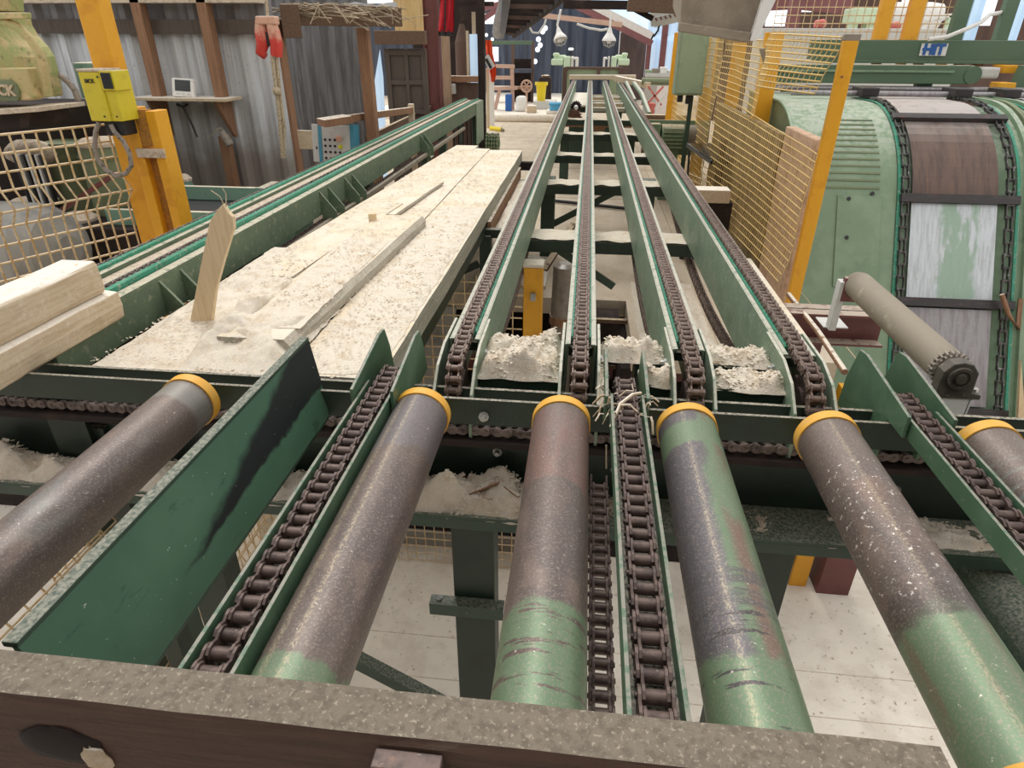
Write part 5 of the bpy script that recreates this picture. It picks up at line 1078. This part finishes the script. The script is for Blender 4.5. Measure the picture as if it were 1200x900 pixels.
# ------------------------------------------------------------------ far end of the shed
FY = 26.0
a, b = at(560, 100, y=FY), at(722, 100, y=FY)
struct('wall_far', corrugated(a.x-4, b.x, FY, -.1, at(680, 4, y=FY).z, .55, .10), M['corr_blue'], label='slate blue clad far end wall of the shed', cat='wall')
struct('trim_20', MB().box(b.x, at(764, 60, y=FY-.6).x, FY-.5, FY-.4, -.1, at(740, 38, y=FY).z), M['hall_brown'], label='brown boarding right of the slate blue end wall', cat='wall')
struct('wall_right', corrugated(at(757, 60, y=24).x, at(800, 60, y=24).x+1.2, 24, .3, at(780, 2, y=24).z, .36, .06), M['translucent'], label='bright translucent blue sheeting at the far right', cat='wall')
c = at(779, 40, y=23.7); solo('maroon_post', MB().box(c.x-.09, c.x+.09, 23.6, 23.8, 0, at(779, 22, y=23.7).z), M['truss'], 'maroon post in front of the translucent sheeting', 'post')
c = at(760, 60, y=23.5); solo('grey_post', MB().box(c.x-.07, c.x+.07, 23.4, 23.55, 0, at(760, 46, y=23.5).z), M['truss'], 'slim post at the right end of the pitched roof', 'post')
for pa, pb, y, w, h, mt, lb in (((634, 18), (729, 29), 20, .12, .26, 'pink_wood', 'pale pinkish timber tie across the far roof'), ((655, -3), (764, 51), 21.5, .16, .30, 'truss', 'maroon sloping rafter of the far roof'), ((686, 2), (764, 42), 22.5, .2, .14, 'white', 'white edge strip of the far roof over the rafter'), ((684, 9), (764, 46), 23, .3, .30, 'void', 'dark batten under the white roof edge'), ((660, 5), (800, 7), 9.5, .1, .06, 'void', 'slim dark rail across the upper middle of the view'), ((736, 2), (800, 5), 9.0, .2, .17, 'beam_old', 'dark brown beam at the top right of centre'), ((735, 6), (765, 22), 9.2, .06, .10, 'void', 'short dark brace below the brown beam'), ((558, 28), (590, 6), 19, .12, .16, 'truss', 'maroon roof timber at the left behind the overhead conveyor'), ((560, 12), (596, 2), 20, .12, .2, 'truss', 'upper maroon roof timber behind the overhead conveyor')):
    solo('roof_timber', pxbar(pa, pb, y, w, h), M[mt], lb, 'roof timber', bevel=.004)
solo('roof_sheet', MB().add([at(640, -30, y=26), at(800, -30, y=26), at(800, 48, y=23.8), at(764, 47, y=23.8)], [(0,1,2,3)]), M['translucent'], 'bright translucent roof slope beyond the maroon rafter', 'roof sheet')
struct('window_6', MB().box(at(573, 60, y=25.7).x, at(584, 60, y=25.7).x, 25.7, 25.75, at(578, 72, y=25.7).z, at(578, 55, y=25.7).z), M['daylight'], label='small bright window behind the orange jacket', cat='window')
struct('window_7', MB().box(at(568, 20, y=24).x, at(580, 20, y=24).x, 24, 24.05, at(572, 28, y=24).z, at(572, 16, y=24).z), M['daylight'], label='bright roof opening at the upper left of the far hall', cat='window')
# light fitting near the roof
t = thing('strip_light', 'white strip light fitting with a slotted reflector under the brown beam', 'light fitting', at(778, 20, y=9.8))
part('reflector', MB().bar(at(762, 19, y=9.8), at(794, 12, y=9.8), .25, .04, (0,1,.3)), M['white'], t, .004)
part('louvre', MB().bar(at(766, 26, y=9.8), at(797, 19, y=9.8), .12, .05, (0,1,.3)), M['panel_grey'], t, .004)
for k in range(5): part('slot', MB().bar(at(768+5.5*k, 21-1.2*k, y=9.7), at(770+5.5*k, 24.5-1.2*k, y=9.7), .02, .02), M['truss'], t)
part('hanger', MB().tube([at(772, 16, y=9.8), at(774, -10, y=9.8)], .012, 6), M['black'], t)
solo('loose_cable', MB().tube([at(773, 20, y=9.8), at(773, 27, y=9.8), at(771, 36, y=9.8), at(766, 43, y=9.8)], .014, 6), M['black'], 'black cable dangling beside the translucent sheeting', 'cable')
# bell lamps
for a_, y, tilt, lb in (((656, 43), 18, .35, 'tilted white bell lamp with a wire guard, left of two over the far machines'), ((714, 44), 18, 0, 'upright white bell lamp with a wire guard, right of two over the far machines')):
    c = at(*a_, y=y); ax_ = Vector((tilt*.8, -tilt, -1)).normalized(); t = thing('bell_lamp', lb, 'lamp', c, 'bell lamps')
    k_ = y/F
    part('shade', MB().lathe(c-ax_*9*k_, ax_, [(0, .02), (0, 1.4*k_), (5*k_, 3*k_), (10*k_, 6.6*k_), (12*k_, 7.2*k_), (12*k_, 6.6*k_), (5*k_, 2.6*k_)], 20), M['white'], t)
    g = MB()
    for q in range(6):
        th = 2*PI*q/6; u_ = ax_.orthogonal().normalized(); v_ = ax_.cross(u_); w_ = u_*math.cos(th)+v_*math.sin(th)
        g.tube([c+ax_*3*k_+w_*6.6*k_, c+ax_*7*k_+w_*5*k_, c+ax_*9*k_], .012, 4)
    part('guard', g, M['steel'], t); part('bulb', MB().ball(c+ax_*2.5*k_, 3.2*k_, 10, 8), M['white'], t)
    part('stem', MB().tube([c-ax_*9*k_, c-ax_*12*k_, Vector((c.x, c.y, c.z+24*k_))], .03, 6), M['white'], t)
solo('lamp_cable', MB().tube([at(676, 28, y=19), at(690, 33, y=19), at(705, 35.5, y=19), at(712, 34, y=19)], .03, 5), M['panel_grey'], 'grey cable sagging to the right bell lamp', 'cable')
solo('lamp_cable', MB().tube([at(620, 31, y=18), at(624, 38, y=18), at(631, 39, y=18), at(638, 29, y=18), at(640, 22, y=18)], .025, 5), M['panel_grey'], 'grey cable looping under the overhead conveyor', 'cable')
# overhead conveyor
t = thing('overhead_conveyor', 'dark overhead conveyor with many rungs coming down at the top of the view', 'conveyor', at(610, 20, y=15))
La, Lb, Ra, Rb = at(588, 40, y=19), at(594, -12, y=12), at(602, 42, y=19), at(672, -12, y=12)
part('side_beam', MB().bar(La, Lb, .14, .22), M['corr_blue'], t, .01)
part('side_beam', MB().bar(Ra, Rb, .08, .12), M['void'], t, .01)
for k in range(13):
    u = (k+.3)/13; part('rung', MB().bar(La.lerp(Lb, u)+Vector((0,0,.03)), Ra.lerp(Rb, u)+Vector((0,0,.03)), .12, .09), M['void'] if k % 3 else M['hall_brown'], t, .004)
for k in range(12):
    u = .1+k*.065; part('clip', MB().box(-.04, .04, -.04, .04, 0, .16, Matrix.Translation(Ra.lerp(Rb, u)+Vector((.02, 0, .05)))), M['white'], t, .01)
part('hanger', MB().bar(at(606, 4, y=14), at(606, -30, y=14), .06, .06), M['void'], t)
solo('hanging_duct', MB().tube([at(584, 38, y=18), at(587, 22, y=17), at(592, 8, y=16), at(594, -10, y=15)], .16, 12), M['corr_dark'], 'dusty grey duct along the left side of the overhead conveyor', 'duct')
# string of little lights down the end wall
for k, p in enumerate(((639, 33), (636, 37), (631, 46), (633, 53), (630, 58), (627, 72))):
    c = at(*p, y=25.82); solo('light_point', MB().ball(c, .09, 8, 6), M['daylight'], 'small bright light in the string down the end wall, number %s from the top' % ('one', 'two', 'three', 'four', 'five', 'six')[k], 'light', 'string of small lights')
for k, p in enumerate(((580, 40), (577, 46), (570, 41))):
    c = at(*p, y=25.82); solo('light_point', MB().ball(c, .06, 8, 6), M['daylight'], 'small bright light beside the dark post, %s of three' % ('upper right', 'lowest', 'left')[k], 'light', 'lights by the dark post')
# workshop corner
PZ = at(600, 134, y=18.2).z
struct('floor_raised', MB().box(-6, -.75, 18.1, 26, 0, PZ), M['concrete'], label='pale raised floor strip beyond the log, left of the rails', cat='floor')
t = thing('storage_rack', 'open rack with green top beam and a grey shelf at the far left', 'rack', (at(600, 120, y=22).x, 22, 0))
part('top_beam', MB().bar(at(573, 50, y=22), at(624, 50, y=22), .12, .10), M['hit_green'], t, .006)
for px_ in (575, 601, 624): part('post', MB().box(at(px_-1.6, 80, y=22).x, at(px_+1.6, 80, y=22).x, 21.95, 22.05, PZ, at(px_, 49, y=22).z), M['hall_brown'], t, .004)
part('shelf', MB().box(at(600, 82, y=22).x, at(624, 82, y=22).x, 21.7, 22.1, at(612, 85, y=22).z, at(612, 80.5, y=22).z), M['corr_blue'], t, .006)
part('lower_shelf', MB().box(at(574, 95, y=22).x, at(624, 95, y=22).x, 21.7, 22.1, at(612, 104, y=22).z, at(612, 101, y=22).z), M['stud'], t, .006)
solo('dark_board', MB().box(at(601, 82, y=22.2).x, at(624, 82, y=22.2).x, 22.2, 22.3, PZ, at(612, 69, y=22.2).z), M['void'], 'dark panel behind the grey shelf of the far rack', 'panel')
t = thing('timber_trestle', 'timber trestle frame standing on the floor at the far left', 'trestle', (at(590, 120, y=19.5).x, 19.5, 0))
for pa, pb in (((600, 78), (601, 129)), ((586, 103), (580, 129)), ((574, 78), (574, 120))): part('leg', pxbar(pa, pb, 19.5, .09, .12), M['pink_wood'], t, .004)
for pa, pb in (((572, 91), (602, 91)), ((572, 104), (606, 103)), ((572, 77), (603, 78))): part('rail', pxbar(pa, pb, 19.45, .09, .12), M['pink_wood'], t, .004)
c = at(617, 101, y=19.8)
t = thing('spoked_wheel', 'pinkish brown spoked wheel at the far trestle', 'wheel', c)
r_ = 5.5*19.8/F
part('rim', MB().tube([c+Vector((r_*math.cos(2*PI*k/24), 0, r_*math.sin(2*PI*k/24))) for k in range(25)], .03, 6, False), M['pink_wood'], t)
for k in range(3): part('spoke', MB().tube([c+Vector((r_*math.cos(PI*k/3), 0, r_*math.sin(PI*k/3))), c-Vector((r_*math.cos(PI*k/3), 0, r_*math.sin(PI*k/3)))], .02, 5), M['pink_wood'], t)
part('stem', MB().box(c.x-.03, c.x+.03, c.y+.02, c.y+.08, PZ, c.z), M['pink_wood'], t)
def boxthing(nm, px0, px1, ptop, pbot, y, d, mt, label, cat, bevel=.02, parts=None):
    a, b = at(px0, (ptop+pbot)/2, y=y), at(px1, (ptop+pbot)/2, y=y); zt = at((px0+px1)/2, ptop, y=y).z; zb = max(PZ if (px0 < 645 and y > 18.1) else 0, at((px0+px1)/2, pbot, y=y).z)
    t = thing(nm, label, cat, ((a.x+b.x)/2, y+d/2, zb))
    part('body', MB().box(a.x, b.x, y, y+d, zb, zt), M[mt], t, bevel)
    return t, a.x, b.x, zb, zt
t, xa, xb, zb_, zt_ = boxthing('black_cabinet', 631, 645, 91, 145, 21.5, .5, 'void', 'black cabinet with bits on top behind the yellow bin', 'cabinet')
part('clutter', MB().ball(((xa+xb)/2, 21.7, zt_+.03), .09, 8, 5, (1.6, 1, .5), .2), M['stud'], t)
c = at(634, 118, y=20); hh = 17*20/F; rr = 5.6*20/F
t = thing('yellow_bin', 'bright yellow plastic bin with a rim on the grey chest', 'bin', (c.x, 20, c.z))
part('body', MB().lathe((c.x, 20, c.z), (0,0,1), [(0, .001), (0, rr*.78), (hh, rr), (hh, rr*.9)], 24), M['bucket'], t)
part('rim', MB().lathe((c.x, 20, c.z+hh), (0,0,1), [(-.05, rr*1.0), (-.05, rr*1.22), (.03, rr*1.22), (.03, rr*.95)], 24), M['bucket'], t)
zc = c.z
a, b = at(625, 118, y=19.7), at(651, 118, y=19.7)
solo('grey_chest', MB().box(a.x, b.x, 19.7, 20.5, PZ, zc), M['panel_grey'], 'grey chest carrying the yellow bin', 'chest', bevel=.01)
t, *_q = boxthing('blue_tub', 644, 658, 122, 131, 18.4, .4, 'tub', 'light blue plastic tub beside the leftmost rail at the far end', 'tub', .04)
part('rim', MB().box(_q[0]-.02, _q[1]+.02, 18.38, 18.82, _q[3]-.03, _q[3]+.02), M['tub'], t, .01)
boxthing('plinth_block', 640, 662, 130, 135, 18.35, .6, 'concrete', 'pale block under the blue tub', 'block')
boxthing('blue_box', 592, 599, 111, 145, 19.0, .3, 'sign_blue', 'small blue box under the timber trestle', 'box')
boxthing('paper_pile', 604, 616, 113, 140, 18.9, .4, 'white', 'white paper sacks heaped under the hand wheel', 'sack', .08)
boxthing('offcut_box', 617, 628, 124, 140, 18.6, .3, 'raw', 'small pale offcut on the far floor', 'offcut')
solo('far_kerb', MB().tube([at(573, 139, y=17.95), at(652, 139, y=17.95)], .10, 12), M['sawdust'], 'long pale round log along the edge of the raised far floor', 'log')
c = at(578, 150, z=0)
t = thing('white_post', 'slim white post on the far floor with the orange jacket over its top', 'post', c)
part('post', MB().box(c.x-.09, c.x+.02, c.y, c.y+.1, 0, at(575, 80, y=c.y).z), M['white'], t, .006)
part('side_strip', MB().box(c.x-.16, c.x-.09, c.y, c.y+.1, 0, at(571, 80, y=c.y).z), M['raw'], t, .006)
oy = c.y-.1
m = MB()
rowsj = []
for j, (xa_, xb_, yy) in enumerate(((568.5, 575, 47), (569, 576.5, 55), (570, 577, 63), (571, 579, 72), (573, 581, 80), (575, 581, 88), (576, 579, 96))):
    rowsj.append([at(xa_+(xb_-xa_)*i/6, yy, y=oy+.05*math.sin(i*2.1+j)) for i in range(7)])
m.sheet(rowsj); m.sheet([[Vector(p)+Vector((0, .08, 0)) for p in r] for r in rowsj][::-1])
t = thing('hi_vis_jacket', 'bright orange jacket with grey and black stripe hanging by the dark post', 'jacket', at(574, 70, y=oy))
part('cloth', m, M['orange'], t)
part('stripe', MB().bar(at(569, 66, y=oy-.07), at(577, 80, y=oy-.07), .16, .02, (0,1,0)), M['panel_grey'], t)
part('dark_stripe', MB().bar(at(569.5, 69, y=oy-.10), at(575.5, 80, y=oy-.10), .06, .02, (0,1,0)), M['black'], t)
t = thing('yellow_tool', 'yellow handled tool lying on the far floor by the end sprockets', 'tool', at(594, 151, z=.04))
part('body', MB().tube([at(575, 150, z=.04), at(588, 152, z=.04)], .05, 8), M['bucket'], t)
part('head', MB().tube([at(586, 151, z=.05), at(590, 153, z=.03)], .035, 8), M['grey_roller'], t)
# machines at the end of the rails
ez = at(700, 92, y=17.9)
t = thing('end_stand', 'green end frame with a pale timber across the far ends of the chain rails', 'frame', (.2, 18, 0))
a, b = at(662, 84, y=18.2), at(728, 84, y=18.2)
part('panel', MB().box(a.x, b.x, 18.2, 18.3, at(700, 92, y=18.2).z, at(700, 79, y=18.2).z), M['cab_green'], t, .01)
part('top_rail', MB().box(a.x, b.x, 18.14, 18.34, at(700, 81, y=18.2).z, at(700, 78.5, y=18.2).z), M['hall_brown'], t, .006)
part('mid_post', MB().box(.18, .26, 18.12, 18.2, at(700, 92, y=18.2).z, at(700, 79, y=18.2).z), M['hall_brown'], t)
part('post', MB().box(a.x-.05, a.x+.06, 18.1, 18.25, 0, at(664, 79, y=18.2).z), M['hall_brown'], t, .006)
part('post', MB().box(b.x-.06, b.x+.06, 18.1, 18.25, 0, at(728, 79, y=18.2).z), M['hall_brown'], t, .006)
solo('end_timber', MB().bar(at(667, 90.5, y=17.5), at(745, 90.5, y=17.5), .2, .10), M['raw'], 'pale sawn timber across the far ends of the rails', 'timber', bevel=.006)
def end_machine(px, lab, flip):
    t = thing('end_machine', lab, 'machine', at(px, 80, y=18.9), 'mint machines at the far end'); s = -1 if flip else 1
    def X(d): return px+s*d
    for nm, d0, d1, p0, p1, y, mt in (('motor', -18, -4, 69, 76.5, 18.9, 'mint'), ('top_block', -16, -9, 62, 66, 18.95, 'mint'), ('top_plate', -15, -1, 64.5, 70, 19.0, 'mint'), ('gearbox', -3, 4, 66, 79, 18.8, 'mint'), ('arm', 8, 13, 67, 70, 18.8, 'white'), ('arm', 10.5, 13.5, 67, 79, 18.8, 'white'), ('arm', 5, 8, 66, 79, 18.85, 'white')):
        a, b = at(X(d0), p0, y=y), at(X(d1), p1, y=y)
        part(nm, MB().box(min(a.x, b.x), max(a.x, b.x), y, y+.3, b.z, a.z), M[mt], t, .03)
    part('stand', MB().box(at(X(0), 79, y=19).x-.1, at(X(0), 79, y=19).x+.1, 18.9, 19.1, 0, at(X(0), 78, y=19).z), M['cab_green'], t)
    return t
t = end_machine(664, 'left mint green machine head at the far end of the rails', False)
end_machine(720, 'right mint green machine head at the far end of the rails', True)
boxthing('bright_lamp', 666, 672, 56, 59, 19.2, .1, 'daylight', 'small bright lamp head over the left mint machine', 'lamp', .02)
solo('slim_rod', MB().tube([at(669, 58, y=19.25), at(670, 80, y=19.25)], .03, 6), M['black'], 'dark stem below the small bright lamp head', 'stem')
# drive between the rails at the far end
t = thing('drive_unit', 'rusty sprocket on a pale drive shaft between the first two rails at the far end', 'drive', (-.2, 11.5, 0))
c = at(673, 137, y=11.6)
part('sprocket', gear(c, (0,1,0), .13, 16, .05), M['rust'], t)
part('upper_sprocket', gear(at(675, 125, y=11.9), (0,1,0), .10, 16, .04), M['void'], t)
part('shaft', MB().tube([at(675, 127, y=11.7), at(675, 122, y=12.2)], .035, 8), M['white'], t)
part('bearer', MB().box(-.42, .75, 11.62, 11.72, .60, .70), M['stud'], t, .004)
part('block', MB().box(.10, .30, 11.55, 11.75, .55, .68), M['stud'], t, .006)
part('pedestal', MB().box(-.3, .6, 12.0, 12.2, 0, .60), M['green_dark'], t)
solo('pale_deck', MB().box(-.33, -.03, 13.0, 16.2, .80, .83), M['concrete'], 'pale deck plate between the first two rails at the far end', 'plate')
for k in range(5):
    y = 12.6+.75*k
    solo('cross_timber', MB().box(.06, .66, y, y+.14, .755, .82+.02*(k % 2)), M['raw' if k % 2 else 'plank'], ('pale loose timber between the right rails at the far end, nearest of five', 'second loose timber between the right rails at the far end', 'middle loose timber of five between the right rails at the far end', 'fourth loose timber between the right rails at the far end', 'farthest loose timber between the right rails')[k], 'timber', 'loose far timbers', .006)
# jumble at right of the rail end
t = thing('outfeed_arm', 'pair of bent green arms right of the rails at the far end', 'arm', at(765, 125, y=13.5))
part('arm', MB().tube([at(743, 98, y=15), at(752, 110, y=14), at(761, 134, y=13)], .05, 6), M['green_rail'], t)
part('arm', MB().tube([at(734, 97, y=15), at(744, 118, y=13.6)], .04, 6), M['green_rail'], t)
part('foot', MB().box(at(761, 134, y=13).x-.05, at(761, 134, y=13).x+.05, 12.95, 13.05, 0, at(761, 134, y=13).z), M['green_dark'], t)
solo('right_bench', MB().box(at(758, 88, y=16).x, at(797, 88, y=16).x+.3, 16, 16.6, at(770, 90, y=16).z, at(770, 86, y=16).z).box(at(758, 88, y=16).x, at(797, 88, y=16).x, 16.3, 16.4, 0, at(770, 90, y=16).z), M['panel_grey'], 'cluttered grey bench in front of the translucent sheeting', 'bench')
solo('bench_pipe', MB().tube([at(752, 95, y=15.6), at(797, 96, y=15.6)], .07, 10), M['drum_olive'], 'dusty green pipe along the cluttered grey bench', 'pipe')
c = at(767, 112, y=15)
t = thing('red_machine', 'small red machine with crossed arms low at the far right', 'machine', (c.x, 15, 0))
part('body', MB().box(c.x-.12, c.x+.05, 15, 15.2, 0, c.z-.15), M['motor_red'], t, .03)
for s in (-1, 1): part('arm', MB().bar(c+Vector((-.16*s, -.05, -.18)), c+Vector((.16*s, -.05, .18)), .04, .04, (0,1,0)), M['motor_red'], t)
for k, (px_, ph, mt_) in enumerate(((760, 84, 'cab_green'), (768, 82, 'grey_roller'), (777, 84, 'white'), (786, 81, 'panel_grey'), (793, 84, 'motor_red'))):
    z0_ = at(770, 86, y=16).z; a_ = at(px_, ph, y=16.2)
    solo('bench_item', MB().box(a_.x-.07, a_.x+.08, 16.1, 16.35, z0_, z0_+.06+.03*(k % 3)), M[mt_], ('green tin on the cluttered bench, leftmost', 'brown block on the cluttered bench, second from the left', 'white box in the middle of the cluttered bench', 'grey case on the cluttered bench, second from the right', 'reddish box at the right of the cluttered bench')[k], 'box', 'clutter on the far bench', .01)
solo('white_sheet', MB().box(at(770, 105, y=15.4).x, at(790, 105, y=15.4).x, 15.4, 15.43, 0, at(780, 101, y=15.4).z), M['white'], 'white sheet leaning at the cluttered bench', 'sheet')
solo('leaning_rod', MB().tube([Vector((at(766, 130, y=14.6).x, 14.6, 0)), at(769, 126, y=14.6), at(782, 106, y=14.6)], .025, 6), M['white'], 'pale rod leaning in front of the white sheet', 'rod')
solo('pale_beam', MB().bar(at(722, 92, y=16.5), at(760, 100, y=15.5), .12, .12), M['raw'], 'pale beam end slanting off the far right rail', 'timber', bevel=.006)
solo('wood_bearer', MB().box(at(756, 137, y=12.5).x, at(786, 137, y=12.5).x+.3, 12.5, 12.7, 0, at(770, 135, y=12.5).z), M['beam_old'], 'low dark bearer across the floor beyond the gear motor', 'bearer')
solo('floor_litter', chips(MB(), -2.6, .3, 5.3, 17, lambda x, y: 0, 500, (.01, .04)), M['sawdust'], 'sawdust litter over the upper floor', 'sawdust', kind='stuff')
solo('floor_litter', chips(MB(), -2.2, 3.2, .8, 3.8, lambda x, y: -1.9, 900, (.005, .022)), M['sawdust_grey'], 'sawdust litter over the lower concrete floor', 'sawdust', kind='stuff')

# ------------------------------------------------------------------ unseen roof and wall added to cut light from behind the viewer; daylight
struct('ceiling', MB().box(-10, 10, -6, -1.2, 3.4, 3.5), M['hall_brown'], label='unseen shed roof over the viewer, added to hold back sky light', cat='ceiling')
struct('unseen_wall', MB().box(-10, 10, -6.1, -6, -1.9, 3.4), M['hall_brown'], label='unseen shed wall behind the viewer, added to hold back sky light', cat='wall')
w = bpy.data.worlds.new('sky'); S.world = w; w.use_nodes = True
bgn = w.node_tree.nodes['Background']; bgn.inputs[0].default_value = (1, .982, .958, 1); bgn.inputs[1].default_value = 1.12
sun = bpy.data.lights.new('sun', 'SUN'); sun.energy = 1.7; sun.angle = math.radians(30); sun.color = (1, .97, .92)
so = bpy.data.objects.new('sun', sun); COL.objects.link(so); so.rotation_euler = (math.radians(-28), math.radians(-14), 0)
S.view_settings.view_transform = 'Standard'; S.view_settings.look = 'None'; S.view_settings.gamma = 1
S.view_settings.exposure = 0; S.view_settings.use_curve_mapping = False
